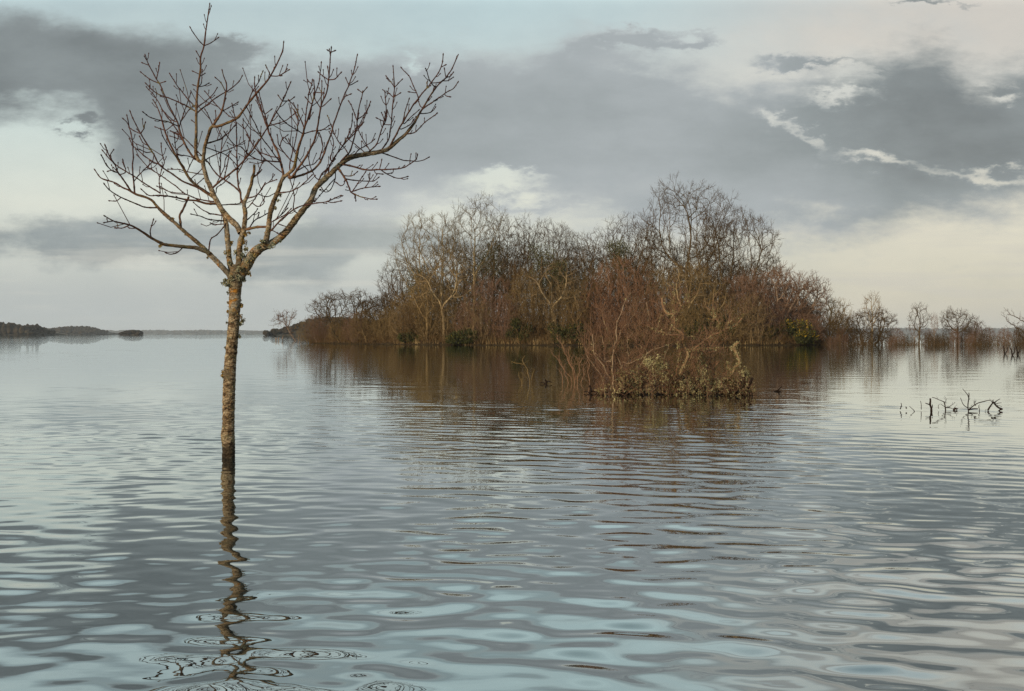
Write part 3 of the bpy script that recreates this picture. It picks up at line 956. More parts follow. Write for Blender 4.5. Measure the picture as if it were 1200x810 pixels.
    def tuft(px, py, dep, ang, size, n):
        px -= 1.8 * math.cos(R(ang)); n = int(n * 1.5)
        """ang: 0 right, 180 left in the view, 270 towards the viewer"""
        c = Vector(w(px, py, dep))
        out_ = Vector((math.cos(R(ang)), math.sin(R(ang)), 0))
        for _ in range(n):
            o_ = (out_ + Vector((rng.gauss(0, .5), rng.gauss(0, .5), rng.gauss(0, .6)))).normalized()
            flake(c + o_ * rng.uniform(0, size), o_ + Vector((rng.gauss(0, .6), rng.gauss(0, .6), rng.gauss(0, .6))), rng.uniform(0.009, 0.019))

    for px, py, ang, sz, n in ((283, 358, 0, .03, 22), (282.5, 352, 0, .02, 14), (284, 376, 0, .045, 40), (282, 380, 0, .035, 30), (281, 394, 0, .03, 22), (283, 371, 0, .03, 16), (266, 343, 180, .02, 12), (266, 355, 180, .02, 10), (266.5, 365, 180, .02, 10), (264.5, 378, 180, .015, 8), (263.5, 408, 180, .02, 12), (261.5, 436, 180, .035, 30), (260, 441, 180, .03, 20), (265, 329, 180, .045, 44), (262, 332, 200, .04, 30), (267, 334, 240, .05, 40), (272, 326, 270, .05, 44), (281, 326, 280, .05, 44), (286, 328, 0, .04, 36), (292, 321, 0, .035, 30), (280, 316, 270, .05, 40), (269, 309, 200, .035, 30), (284, 300, 330, .045, 40), (288, 292, 0, .05, 40), (286, 285, 0, .05, 36), (271, 285, 0, .04, 34), (264, 297, 180, .035, 26), (291, 307, 240, .06, 56), (297, 300, 250, .06, 56), (304, 291, 260, .06, 50), (308, 283, 200, .05, 40), (317, 290, 300, .03, 24), (321, 287, 300, .035, 26), (329, 283, 300, .02, 14), (312, 273, 180, .03, 22), (326, 235, 0, .03, 22), (329, 229, 0, .03, 24), (323, 244, 0, .025, 18), (288, 274, 0, .04, 26), (293, 273, 0, .02, 14), (243, 302, 250, .015, 14), (190, 286, 270, .02, 18), (188, 289, 270, .02, 12), (217, 275, 240, .015, 10), (203, 256, 60, .015, 10), (266, 318, 180, .03, 20), (277, 296, 270, .05, 26), (284, 280, 180, .03, 20), (268, 296, 270, .03, 16)):
        dep = -0.066 * math.cos(R(ang - 270)) if 200 <= ang <= 330 else 0.0
        tuft(px, py, dep, ang, sz, int(n * 0.9))
    # scattered small crusts all along the stem and the big limbs
    for _ in range(230):
        py = rng.uniform(300, 505); px, d = np.interp(py, [300, 335, 397, 440, 505], [279, 275.6, 272.5, 269, 267.5]), 14 * MPP / 2
        th = rng.uniform(0, 6.28)
        c = Vector(w(px, py, 0)) + Vector((math.cos(th), math.sin(th), 0)) * d
        flake(c, Vector((math.cos(th), math.sin(th), rng.gauss(0, .3))), rng.uniform(0.006, 0.012))
    mesh_obj('lichen', LV, np.array(LF), li, root, smooth=False)
    return root


hero_tree()
# ------------------------------------------------------------------ growing bare trees
def grow(seed, roots, att, step, infl, kill, iters=90, tip=0.011, power=2.35, lean=0.0, wig=0.25):
    """space colonisation; returns arrays P, parent, radius"""
    rng = np.random.default_rng(seed)
    P = []; par = []
    for path in roots:
        prev = -1
        for q in path:
            P.append(np.array(q, float)); par.append(prev); prev = len(P) - 1
    att = [Vector(a) for a in att]
    alive = list(range(len(att)))
    for it in range(iters):
        kd = KDTree(len(P))
        for i, p in enumerate(P):
            kd.insert(p, i)
        kd.balance()
        pull = {}
        keep = []
        for a in alive:
            co, i, d = kd.find(att[a])
            if d < kill:
                continue
            keep.append(a)
            if d < infl:
                v = np.array(att[a] - co) / d
                pull.setdefault(i, []).append(v)
        alive = keep
        if not pull:
            break
        new = 0
        for i, vs in pull.items():
            v = np.sum(vs, axis=0) / len(vs)
            if par[i] >= 0:
                pd = P[i] - P[par[i]]
                v = v + 0.8 * pd / (np.linalg.norm(pd) + 1e-9)
            v = v + rng.normal(0, wig, 3) + np.array([0, 0, lean])
            n = np.linalg.norm(v)
            if n < 1e-3:
                continue
            q = P[i] + v / n * step
            if kd.find(Vector(q))[2] < 0.55 * step:
                continue
            P.append(q); par.append(i); new += 1
        if new == 0 or not alive or len(P) > 9000:
            break
    P = np.array(P); par = np.array(par)
    N = len(P)
    acc = np.zeros(N)
    kids = np.zeros(N, int)
    for i in range(N - 1, -1, -1):
        if acc[i] == 0:
            acc[i] = tip ** power
        if par[i] >= 0:
            acc[par[i]] += acc[i]; kids[par[i]] += 1
    return P, par, acc ** (1 / power), kids


def twiggy(seed, P, par, rad, per_tip, L, r0, thr, side, up=0.35, out_from=None, sub=2):
    """add fine twigs at tips and along thin branches: edge list (p0, p1, r0, r1)"""
    rng = np.random.default_rng(seed)
    E0, E1, A, B = [], [], [], []
    haskid = np.zeros(len(P), bool)
    haskid[par[par >= 0]] = True
    for i in range(len(P)):
        if par[i] < 0 or rad[i] > thr:
            continue
        d = P[i] - P[par[i]]
        d = d / (np.linalg.norm(d) + 1e-9)
        n = per_tip if not haskid[i] else (1 if rng.random() < side else 0)
        for _ in range(n):
            v = d + rng.normal(0, 0.55, 3) + np.array([0, 0, up])
            v /= np.linalg.norm(v)
            l = L * rng.uniform(0.5, 1.25)
            p = P[i]; r = r0
            q = p + v * l * 0.5
            v2 = v + rng.normal(0, 0.13, 3) + np.array([0, 0, up * 0.6]); v2 /= np.linalg.norm(v2)
            e = q + v2 * l * 0.5
            E0 += [p, q]; E1 += [q, e]; A += [r, r * 0.8]; B += [r * 0.8, r * 0.45]
            for _s in range(sub):
                f = rng.uniform(0.2, 0.9)
                b = p + v * l * f if f < 0.5 else q + v2 * l * (f - 0.5)
                s = v2 + rng.normal(0, 0.65, 3) + np.array([0, 0, up * 0.5]); s /= np.linalg.norm(s)
                E0.append(b); E1.append(b + s * l * rng.uniform(0.25, 0.55)); A.append(r * 0.7); B.append(r * 0.4)
    return np.array(E0), np.array(E1), np.array(A), np.array(B)


def ball(rng, n, c, r, zmin=None, shell=0.0, ex=0.5):
    out = []
    while len(out) < n:
        v = rng.normal(0, 1, 3); v /= np.linalg.norm(v)
        k = (shell + (1 - shell) * rng.random()) ** ex
        p = np.array(c) + v * np.array(r) * k
        if zmin is None or p[2] > zmin:
            out.append(p)
    return out


def bark_mat(name, trunk_cols, twig_cols, lichen=0.0):
    m, t, out = new_mat(name)
    tc = t.node('ShaderNodeTexCoord')
    oi = t.node('ShaderNodeObjectInfo')
    n = t.noise(tc.outputs['Object'], 1.3, 4)
    n2 = t.noise(tc.outputs['Object'], 6.0, 3)
    at_ = t.node('ShaderNodeAttribute', attribute_name='thick')
    c = t.mix(t.step(at_.outputs['Fac'], 0.016, 0.055), t.mix(n, lin(*twig_cols[0]), lin(*twig_cols[1])), t.mix(t.step(n2, 0.35, 0.65), lin(*trunk_cols[0]), lin(*trunk_cols[1])))
    c = t.mix(1.0, c, t.ramp(oi.outputs['Random'], [(0, (0.82, 0.80, 0.80, 1)), (0.5, (1, 0.98, 0.95, 1)), (1, (1.15, 1.12, 1.04, 1))]), 'MULTIPLY')
    princ(t, out, c, 0.95, None, 0, 0.1)
    return m


MAT_OAK = bark_mat('oak_bark', ((74, 62, 44), (106, 90, 66)), ((74, 58, 39), (102, 82, 56)))
MAT_ASH = bark_mat('ash_bark', ((134, 116, 84), (164, 144, 108)), ((104, 88, 60), (132, 114, 82)))
MAT_BROWN = bark_mat('scrub_bark', ((132, 110, 76), (160, 136, 98)), ((112, 92, 60), (148, 124, 84)))
MAT_DARK = bark_mat('dark_scrub_bark', ((104, 86, 58), (132, 110, 78)), ((92, 73, 47), (122, 97, 66)))
MAT_RUSSET = bark_mat('russet_bark', ((134, 106, 80), (160, 130, 98)), ((108, 79, 60), (134, 101, 78)))
MAT_PURPLE = bark_mat('purple_bark', ((126, 106, 88), (156, 134, 114)), ((108, 83, 66), (138, 108, 88)))
MAT_PALE = bark_mat('pale_bark', ((150, 130, 96), (180, 158, 122)), ((116, 96, 66), (146, 122, 88)))


class Template:
    def __init__(self, name, edges, thick, height, split=0.05):
        self.name, self.e, self.th, self.h = name, edges, thick, height
        self.cache = {}


def make_meshes(P, par, rad, tw, split, mat, tag_):
    """two meshes: trunk (thick edges) and crown (thin branches and twigs)"""
    i = np.where(par >= 0)[0]
    p0, p1 = P[par[i]], P[i]
    r1 = rad[i]
    r0 = np.minimum(rad[par[i]], r1 * 1.35)
    big = r1 > min(split, 0.6 * float(r1.max()))
    out = []
    for nm, sel, sides in (('trunk', big, 7), ('crown', ~big, 4)):
        V, Fc = tubes_edges(p0[sel], p1[sel] + (p1[sel] - p0[sel]) * 0.06, r0[sel], r1[sel], sides)
        A = np.repeat(np.column_stack([r0[sel], r1[sel]]).ravel(), sides)
        if nm == 'crown' and len(tw[0]):
            V2, F2 = tubes_edges(tw[0], tw[1], tw[2], tw[3], 3)
            Fs = [Fc, F2 + len(V)]
            A = np.concatenate([A, np.repeat(np.column_stack([tw[2], tw[3]]).ravel(), 3)])
            V = np.vstack([V, V2])
        else:
            Fs = [Fc]
        o = mesh_obj(tag_, V, Fs, mat, None, smooth=True, attr={'thick': A})
        me = o.data
        bpy.data.objects.remove(o)
        out.append(me)
    return out


TEMPL = {}


def rootpath(x, y, h, n, wob, rng, lean=(0, 0)):
    pts = []
    for k in range(n + 1):
        f = k / n
        pts.append((x + lean[0] * f + rng.normal(0, wob) * (f > 0), y + lean[1] * f + rng.normal(0, wob) * (f > 0), h * f))
    return pts


def build_templates():
    rg = np.random.default_rng(4)

    def big(name, seed, H, wr, cz, hr, bole, natt, mat, tl, shell=0.25, lean=0.03, twr=0.015, multi=1, per=3, subs=2, wig=0.18):
        rng = np.random.default_rng(seed)
        roots = []
        for k in range(multi):
            a = 6.28 * k / multi + rng.uniform(0, 1)
            s = 0 if multi == 1 else 0.35
            roots.append(rootpath(s * math.cos(a), s * math.sin(a), bole * rng.uniform(0.85, 1.1), 8, 0.06 * H / 20, rng, (0 if multi == 1 else 1.1 * math.cos(a), 0 if multi == 1 else 1.1 * math.sin(a))))
        att = ball(rng, natt, (0, 0, cz), (wr, wr, hr), zmin=bole * 0.6, shell=shell)
        # lumps: a few lobes make the outline uneven
        for _ in range(6):
            a = rng.uniform(0, 6.28); e = rng.uniform(-0.1, 1.2)
            c = (wr * 0.85 * math.cos(a) * math.cos(e), wr * 0.85 * math.sin(a) * math.cos(e), cz + hr * 0.85 * math.sin(e))
            att += ball(rng, natt // 14, c, (wr * 0.33, wr * 0.33, hr * 0.3), zmin=bole * 0.6)
        P, par, rad, kids = grow(seed, roots, att, H * 0.025, H * 0.4, H * 0.042, 110, tip=0.019, power=2.25, lean=lean, wig=wig)
        tw = twiggy(seed + 1, P, par, rad, per, tl, twr, 0.07, 0.6, 0.3, sub=subs)
        TEMPL[name] = (make_meshes(P, par, rad, tw, 0.075, mat, name), H, wr)

    big('oak_a', 21, 20, 7.2, 12.6, 7.0, 7.5, 1700, MAT_OAK, 1.0, wig=0.12, twr=0.015, per=4, subs=3)
    big('oak_b', 22, 17, 6.6, 10.6, 6.2, 4.5, 1400, MAT_OAK, 1.0, multi=3, wig=0.12, twr=0.015, per=4, subs=3)
    big('oak_c', 27, 17, 6.0, 10.6, 6.2, 5.0, 1300, MAT_OAK, 1.0, wig=0.12, twr=0.015, per=4, subs=3)
    big('ash_a', 23, 19, 4.8, 11.5, 7.2, 5.5, 1200, MAT_ASH, 1.1, shell=0.15, lean=0.12, per=4, subs=3, twr=0.014)
    big('ash_b', 24, 18, 5.0, 11.0, 6.8, 3.5, 1200, MAT_ASH, 1.1, shell=0.15, lean=0.12, multi=2, per=4, subs=3, twr=0.014)
    big('thorn', 25, 7, 4.3, 4.2, 2.6, 1.3, 420, MAT_OAK, 0.65, lean=0.02, twr=0.013, multi=2)
    big('thorn_b', 28, 7, 3.8, 4.4, 2.5, 1.8, 340, MAT_OAK, 0.6, lean=0.02, twr=0.013)
    big('slim', 26, 7, 1.9, 4.6, 2.4, 1.4, 150, MAT_BROWN, 0.6, lean=0.12, twr=0.012, per=2, subs=1)
    big('sparse', 29, 7, 3.0, 4.6, 2.5, 1.5, 130, MAT_PALE, 0.6, lean=0.08, twr=0.012, per=2, subs=1)

    def bush(name, seed, H, wr, nroot, spread, natt, mat, tl, lean, twr=0.013, per=3, subs=2, zlow=0.3):
        rng = np.random.default_rng(seed)
        roots = []
        for k in range(nroot):
            a = rng.uniform(0, 6.28); s = spread * math.sqrt(rng.random())
            roots.append(rootpath(s * math.cos(a), s * math.sin(a), 1.0, 3, 0.05, rng, (s * 0.4 * math.cos(a), s * 0.4 * math.sin(a))))
        att = ball(rng, natt, (0, 0, H * 0.42), (wr, wr, H * 0.56), zmin=zlow, ex=0.42)
        P, par, rad, kids = grow(seed, roots, att, H * 0.04, H * 0.5, H * 0.065, 70, tip=0.012, power=2.4, lean=lean, wig=0.25)
        tw = twiggy(seed + 1, P, par, rad, per, tl, twr, 0.06, 0.8, 0.35, sub=subs)
        TEMPL[name] = (make_meshes(P, par, rad, tw, 0.042, mat, name), H, wr)

    bush('bush_brown', 31, 6, 3.2, 8, 1.0, 700, MAT_BROWN, 0.75, 0.10, subs=3)
    bush('bush_brown_b', 35, 6, 3.4, 8, 1.2, 650, MAT_BROWN, 0.8, 0.16, subs=3)
    bush('bush_russet', 32, 6, 3.0, 16, 1.2, 1100, MAT_RUSSET, 0.55, 0.22, subs=3, per=4)
    bush('bush_purple', 33, 6, 3.2, 12, 1.1, 1000, MAT_PURPLE, 0.55, 0.14, subs=3, per=4)
    bush('bush_pale', 34, 6, 3.0, 5, 0.8, 330, MAT_PALE, 0.7, 0.12, subs=2)
    bush('bush_low', 36, 2.4, 2.0, 18, 1.6, 420, MAT_BROWN, 0.4, 0.10, twr=0.010, subs=1, zlow=0.0, per=2)


build_templates()

# ------------------------------------------------------------------ the island
FX = [(-31.5, 152), (-27, 146.5), (-22, 139), (-13, 129.5), (-6, 125.5), (2, 122), (12, 120.5), (24, 120.5), (31, 121.5), (38, 124.5), (42, 131)]


def front(x):
    return float(np.interp(x, [p[0] for p in FX], [p[1] for p in FX]))


def ground(x, y):
    d = y - front(x)
    e = min((x + 31.5) / 9, (42 - x) / 9, (174 - y) / 12, 1)
    if e <= 0 or d <= -1:
        return -0.6
    h = 0.15 + 2.4 * (1 - math.exp(-max(0, d) / 14)) + min(d, 0) * 0.75
    return h * min(1, e * 1.4) ** 0.7 + 0.12 * mnoise.noise(Vector((x * .5, y * .5, 3)))


def island():
    m, t, out = new_mat('leaf_litter')
    g = t.node('ShaderNodeNewGeometry')
    n = t.noise(g.outputs['Position'], 1.1, 6, 0.65)
    n2 = t.noise(g.outputs['Position'], 7, 4, 0.6)
    princ(t, out, t.ramp(t.add(t.mul(n, .6), t.mul(n2, .4)), [(0.35, lin(38, 31, 23)), (0.5, lin(64, 52, 36)), (0.65, lin(84, 70, 46)), (0.75, lin(72, 72, 42))]), 1.0, n2, 0.08, 0.05)
    xs = np.linspace(-33, 44, 155); ys = np.linspace(118, 178, 110)
    Xg, Yg = np.meshgrid(xs, ys, indexing='ij')
    Zg = np.array([[ground(a, b) for b in ys] for a in xs])
    n1, n2_ = Xg.shape
    i = np.arange(n1 - 1)[:, None]; j = np.arange(n2_ - 1)[None, :]
    q = np.stack([i * n2_ + j, (i + 1) * n2_ + j, (i + 1) * n2_ + j + 1, i * n2_ + j + 1], -1).reshape(-1, 4)
    o = mesh_obj('island', np.stack([Xg, Yg, Zg], -1).reshape(-1, 3), q, m)
    tag(o, 'low wooded island in the lake', kind='structure')


island()


def plant(kind, name, px, Y, top, halfw, label, cat='tree', group=None, rot=None, base=None, mat=None, depth=None):
    """place a copy of a template: its crown tops out at photo row `top`"""
    (tm, cm), H, wr = TEMPL[kind]
    x = (px - 600) * Y / F
    z0 = ground(x, Y) - 0.1 if base is None else base
    ztop = CAMH - (top - HZ) * Y / F
    s = (ztop - z0) / H
    sx = halfw * Y / F / wr
    o = empty(name, (x, Y, z0), label, cat, group)
    rot = random.uniform(0, 6.28) if rot is None else rot
    for nm, me in (('trunk', tm), ('crown', cm)):
        c = bpy.data.objects.new(nm, me)
        COL.objects.link(c)
        c.parent = o
        c.rotation_euler = (0, 0, rot)
        c.scale = (1, 1, 1)
        if mat:
            c.material_slots[0].link = 'OBJECT'
            c.material_slots[0].material = mat
    o.scale = (sx, depth or sx, s)
    return o


def yf(px, off):
    """distance of the shore in the direction of px, plus an offset"""
    Y = 125.0
    for _ in range(8):
        Y = front((px - 600) * Y / F)
    return Y + off


TREES = [
    # kind, name, px, off, top, halfw, label
    ('ash_b', 'ash_tree', 506, 7, 250, 46, 'tall pale-stemmed ash at the left end of the island wood with the leftmost open crown'),
    ('ash_a', 'ash_tree', 556, 9, 229, 44, 'tallest pale ash on the left half of the island with upswept branches'),
    ('oak_c', 'oak_tree', 598, 14, 255, 38, 'dark bare oak just right of the tallest ash on the island'),
    ('oak_b', 'oak_tree', 641, 16, 258, 42, 'flat-topped dark oak in the dip of the island skyline'),
    ('oak_c', 'oak_tree', 690, 17, 272, 38, 'lowest dark oak on the skyline between the flat-topped oak and the big oaks'),
    ('oak_b', 'oak_tree', 740, 14, 250, 38, 'spreading dark oak leaning against the left side of the tallest round oak'),
    ('oak_a', 'oak_tree', 806, 12, 209, 60, 'tallest round-crowned bare oak at the top of the island'),
    ('oak_b', 'oak_tree', 862, 10, 243, 52, 'wide many-stemmed oak at the right of the tallest round oak'),
    ('thorn', 'hawthorn_tree', 402, 3, 337, 42, 'bare spreading hawthorn above the low thicket at the left tip of the island'),
    ('thorn_b', 'hawthorn_tree', 446, 4, 344, 30, 'small bare hawthorn beside the left ash trees with sky through its crown'),
    ('sparse', 'birch_tree', 649, 3, 303, 40, 'pale-trunked small tree forking low in front of the dark ivy'),
    ('sparse', 'birch_tree', 520, 2, 300, 40, 'pale-trunked small tree in front of the leftmost ash'),
    ('sparse', 'birch_tree', 803, 3.0, 305, 36, 'pale many-armed tree below the tallest round oak'),
    ('thorn', 'alder_tree', 905, 6, 308, 48, 'purple-brown alder on the right shoulder of the island slope'),
    ('thorn_b', 'alder_tree', 938, 5, 322, 36, 'dark alder at the right end of the slope above the yellow gorse'),
    ('thorn', 'willow_tree', 966, 5, 344, 32, 'low spreading willow at the right tip of the island behind the gorse'),
]


def populate():
    for k, nm, px, off, top, hw, lab in TREES:
        mt = {'alder_tree': MAT_PURPLE, 'willow_tree': MAT_BROWN}.get(nm)
        plant(k, nm, px, yf(px, off), top, hw, lab, mat=mt)
    rng = random.Random(12)
    for px, off, top, hw, k in ((500, 1.5, 318, 22, 'slim'), (560, 0.8, 345, 22, 'bush_pale'), (676, 1.4, 335, 16, 'slim'), (862, 1.0, 345, 24, 'bush_pale'), (884, 0.8, 345, 24, 'bush_pale'), (474, 1.2, 350, 20, 'bush_pale'), (836, 1.4, 322, 18, 'slim')):
        plant(k, 'sallow_tree', px, yf(px, off), top, hw, 'thin pale-stemmed sallow standing at the front of the island thicket', 'tree', 'thin pale sallows along the island front')
    # second rank behind the skyline trees, seen through them
    for px, off, top, hw in ((480, 16, 300, 40), (530, 22, 280, 42), (580, 26, 285, 44), (625, 28, 290, 44), (668, 28, 288, 40), (715, 27, 285, 44), (765, 24, 275, 44), (830, 24, 275, 50), (880, 18, 300, 44)):
        plant('oak_c' if rng.random() < .5 else 'oak_b', 'oak_tree', px, yf(px, off), top, hw, 'bare oak in the second rank seen through the branches of the skyline trees', 'tree', 'oaks behind the island skyline')
    spec = {
        'bush_brown': ('scrub_bush', 'bare brown scrub bush in the dense thicket on the island', 'brown scrub bushes of the island thicket', None),
        'bush_brown_b': ('scrub_bush', 'bare brown scrub bush in the dense thicket on the island', 'brown scrub bushes of the island thicket', None),
        'bush_russet': ('willow_bush', 'russet-twigged willow bush in the middle of the island front', 'russet willow bushes on the island front', None),
        'bush_purple': ('alder_bush', 'purple-twigged alder bush in the island thicket', 'purple alder bushes of the island', None),
        'bush_pale': ('sallow_bush', 'pale-stemmed sallow bush at the front of the island thicket', 'pale sallow bushes at the island edge', None),
    }
    B = []
    # back rank closing the wood
    for px in range(455, 940, 21):
        top = np.interp(px, [455, 500, 560, 640, 700, 760, 860, 900, 940], [345, 318, 305, 300, 305, 298, 305, 330, 350])
        B.append((rng.choice(['bush_brown', 'bush_brown_b', 'bush_brown']), px + rng.uniform(-6, 6), rng.uniform(8, 14), top + rng.uniform(-8, 12), rng.uniform(24, 32)))
    # middle rank
    mid = [('bush_brown', 474, 342, 26), ('bush_brown_b', 502, 330, 26), ('bush_brown', 536, 334, 28), ('bush_purple', 576, 322, 38), ('bush_brown_b', 616, 318, 24), ('bush_brown', 650, 330, 30), ('bush_brown_b', 682, 322, 26), ('bush_russet', 728, 302, 48), ('bush_brown', 776, 312, 26), ('bush_brown_b', 812, 310, 30), ('bush_brown', 842, 322, 24), ('bush_purple', 872, 318, 34), ('bush_purple', 912, 332, 32), ('bush_purple', 946, 352, 24)]
    for k, px, top, hw in mid:
        B.append((k, px, rng.uniform(3.5, 6.0), top, hw))
    # front rank down to the water
    fr = [('bush_brown', 362, 376), ('bush_purple', 380, 368), ('bush_brown', 398, 371), ('bush_purple', 416, 369), ('bush_brown_b', 434, 366), ('bush_brown', 452, 364), ('bush_pale', 470, 356), ('bush_brown_b', 488, 354), ('bush_brown', 506, 350), ('bush_pale', 526, 345), ('bush_purple', 548, 352), ('bush_pale', 572, 348), ('bush_purple', 592, 342), ('bush_brown', 624, 352), ('bush_pale', 655, 350), ('bush_brown_b', 676, 352), ('bush_russet', 700, 340), ('bush_russet', 722, 345), ('bush_pale', 746, 345), ('bush_russet', 765, 340), ('bush_brown', 790, 348), ('bush_brown_b', 812, 352), ('bush_pale', 834, 352), ('bush_brown', 856, 348), ('bush_pale', 880, 345), ('bush_purple', 902, 352), ('bush_purple', 946, 362), ('bush_brown', 966, 366), ('bush_brown', 982, 374)]
    for k, px, top in fr:
        B.append((k, px + rng.uniform(-3, 3), rng.uniform(0.9, 2.2), top + rng.uniform(-5, 6), rng.uniform(17, 23)))
    for k, px, off, top, hw in B:
        nm, lab, grp, mt = spec[k]
        if k.startswith('bush_brown') and (off > 7.9 or rng.random() < .38):
            mt = MAT_DARK
        plant(k, nm, px, yf(px, off), top, hw, lab, 'bush', grp, mat=mt)

    # rough undergrowth standing under it all: one mass nobody could count
    E0, E1, A0, A1 = [], [], [], []
    nrng = np.random.default_rng(8)
    for _ in range(8000):
        x = nrng.uniform(-31, 41.5)
        yy = front(x) + abs(nrng.normal(0, 9)) * (1 if nrng.random() < .75 else 0.12) + 0.05
        z = ground(x, yy)
        if z < -0.2:
            continue
        h = nrng.uniform(0.5, 2.6) * (1 if yy - front(x) > 2 else 0.55)
        p = np.array([x, yy, z - 0.1])
        v = nrng.normal(0, 0.38, 3); v[2] = 1
        q = p + v * h * 0.6
        v2 = v + nrng.normal(0, 0.4, 3)
        e = q + v2 * h * 0.4
        E0 += [p, q]; E1 += [q, e]; A0 += [.016, .013]; A1 += [.013, .007]
        for _k in range(2):
            s = v + nrng.normal(0, 0.7, 3)
            b = p + v * h * nrng.uniform(.2, .6)
            E0.append(b); E1.append(b + s * h * 0.35); A0.append(.011); A1.append(.006)
    V, Fc = tubes_edges(E0, E1, A0, A1, 3)
    o = mesh_obj('undergrowth', V, Fc, MAT_DARK, None, attr={'thick': np.repeat(np.column_stack([A0, A1]).ravel(), 3)})
    tag(o, 'tangled brown undergrowth of brambles and dead stems covering the island floor', 'undergrowth', kind='stuff')


populate()


# ------------------------------------------------------------------ gorse, ivy, dead grass
def leaf_mat(name, a, b, flower=None):
    m, t, out = new_mat(name)
    tc = t.node('ShaderNodeTexCoord')
    oi = t.node('ShaderNodeObjectInfo')
    n = t.noise(tc.outputs['Object'], 3.0, 4)
    c = t.mix(t.step(n, 0.35, 0.65), lin(*a), lin(*b))
    princ(t, out, c, 0.8, None, 0, 0.2)
    return m


MAT_GORSE = leaf_mat('gorse_green', (50, 52, 28), (84, 82, 42))
MAT_FLOWER = leaf_mat('gorse_flower', (150, 120, 34), (182, 150, 46))
MAT_IVY = leaf_mat('ivy_green', (62, 62, 36), (98, 94, 56))
MAT_GRASS = leaf_mat('dead_grass', (128, 104, 68), (164, 138, 94))


def spiky(seed, n, rx, rz, leaf, lumps=9, flower=0.0):
    """leaf-sized faces through lumps: returns (V,F) green and (V,F) flowers"""
    rng = np.random.default_rng(seed)
    cs = []
    for _ in range(lumps):
        a = rng.uniform(0, 6.28); r = rx * 0.7 * math.sqrt(rng.random())
        cs.append((r * math.cos(a), r * math.sin(a), rz * rng.uniform(0.15, 0.8), rx * rng.uniform(0.25, 0.5)))
    G, Fl = [], []
    for k in range(n):
        c = cs[rng.integers(len(cs))]
        v = rng.normal(0, 1, 3); v /= np.linalg.norm(v)
        p = np.array(c[:3]) + v * c[3] * (0.45 + 0.6 * rng.random()) * np.array([1, 1, 0.9])
        if p[2] < 0.02:
            p[2] = 0.02 + 0.2 * rng.random()
        d = v + rng.normal(0, 0.6, 3) + np.array([0, 0, .5]); d /= np.linalg.norm(d)
        s = np.cross(d, rng.normal(0, 1, 3)); s /= np.linalg.norm(s)
        L = leaf * rng.uniform(0.6, 1.4)
        tri = (p - s * L * .22, p + s * L * .22, p + d * L)
        (Fl if (v[2] > 0.05 and rng.random() < flower) else G).append(tri)
    f = lambda T: (np.array(T).reshape(-1, 3), np.arange(len(T) * 3).reshape(-1, 3))
    return f(G), (f(Fl) if Fl else None)


def gorse(px, off, top, hw, label, flower, seed):
    Y = yf(px, off)
    x = (px - 600) * Y / F
    z = ground(x, Y) - 0.05
    rx = hw * Y / F
    rz = (CAMH - (top - HZ) * Y / F - z) * 0.8
    r = empty('gorse_bush', (x, Y, z), label, 'bush')
    g, fl = spiky(seed, 5200, rx, rz, 0.26, 11, flower)
    mesh_obj('foliage', g[0], g[1], MAT_GORSE, r, smooth=False)
    if fl:
        mesh_obj('flowers', fl[0], fl[1], MAT_FLOWER, r, smooth=False)
    rng = np.random.default_rng(seed)
    E0 = []; E1 = []; A = []; B = []
    for _ in range(14):
        a = rng.uniform(0, 6.28); l = rng.uniform(.3, .8)
        e = np.array([rx * l * math.cos(a), rx * l * math.sin(a), rz * rng.uniform(.4, .9)])
        E0.append((e[0] * .25, e[1] * .25, -.1)); E1.append(e); A.append(.05); B.append(.015)
    V, Fc = tubes_edges(E0, E1, A, B, 5)
    mesh_obj('stems', V, Fc, MAT_BROWN, r, attr={'thick': np.repeat(np.column_stack([A, B]).ravel(), 5)})


gorse(936, 0.9, 373, 30, 'yellow-flowering gorse bush at the right end of the island waterline', 0.24, 51)
gorse(908, 1.6, 380, 18, 'smaller gorse bush tucked left of the yellow-flowering one', 0.12, 52)
gorse(665, 1.6, 366, 24, 'dark green gorse bush below the small pale-trunked tree in the middle', 0.03, 53)
gorse(805, 3.0, 350, 30, 'dark green gorse bush high in the thicket behind the pale dead bush', 0.03, 54)
gorse(845, 3.0, 355, 22, 'olive gorse bush right of the one behind the pale dead bush', 0.05, 55)
gorse(545, 0.9, 388, 22, 'low green gorse bush at the waterline under the left ash trees', 0.02, 56)
gorse(608, 1.4, 364, 15, 'narrow dark green gorse bush beside the black gap in the island edge', 0.0, 57)
gorse(482, 1.0, 386, 16, 'small mossy green bush at the waterline left of the ash trees', 0.0, 58)


def ivy(px, off, top, bot, hw, label, seed):
    Y = yf(px, off)
    x = (px - 600) * Y / F
    z0 = CAMH - (bot - HZ) * Y / F; z1 = CAMH - (top - HZ) * Y / F
    rx = hw * Y / F
    g, _ = spiky(seed, 1500, rx * 1.35, (z1 - z0) * 1.3, 0.22, 40)
    r = empty('ivy_clad_stump', (x, Y, ground(x, Y) - .1), label, 'ivy')
    V = g[0] + np.array([0, 0, z0 - r.location.z])
    mesh_obj('ivy', V, g[1], MAT_IVY, r, smooth=False)
    h = z1 - r.location.z
    Vt, Ft = tubes_edges([(0, 0, 0)], [(0.1, 0, h * .92)], [.22], [.1], 8)
    mesh_obj('trunk', Vt, Ft, MAT_OAK, r, attr={'thick': np.full(len(Vt), .2)})


ivy(634, 7, 292, 345, 13, 'ivy-smothered trunk under the flat-topped oak', 61)
ivy(655, 8, 306, 350, 10, 'shorter ivy-covered trunk just right of the ivy-smothered one', 62)
ivy(578, 10, 290, 330, 15, 'ivy mass on the stem of the dark oak beside the tallest ash', 63)
ivy(725, 10, 285, 320, 13, 'ivy tangle on the stem of the spreading oak', 64)
ivy(490, 8, 318, 360, 14, 'ivy-hung stem at the foot of the leftmost ash', 65)


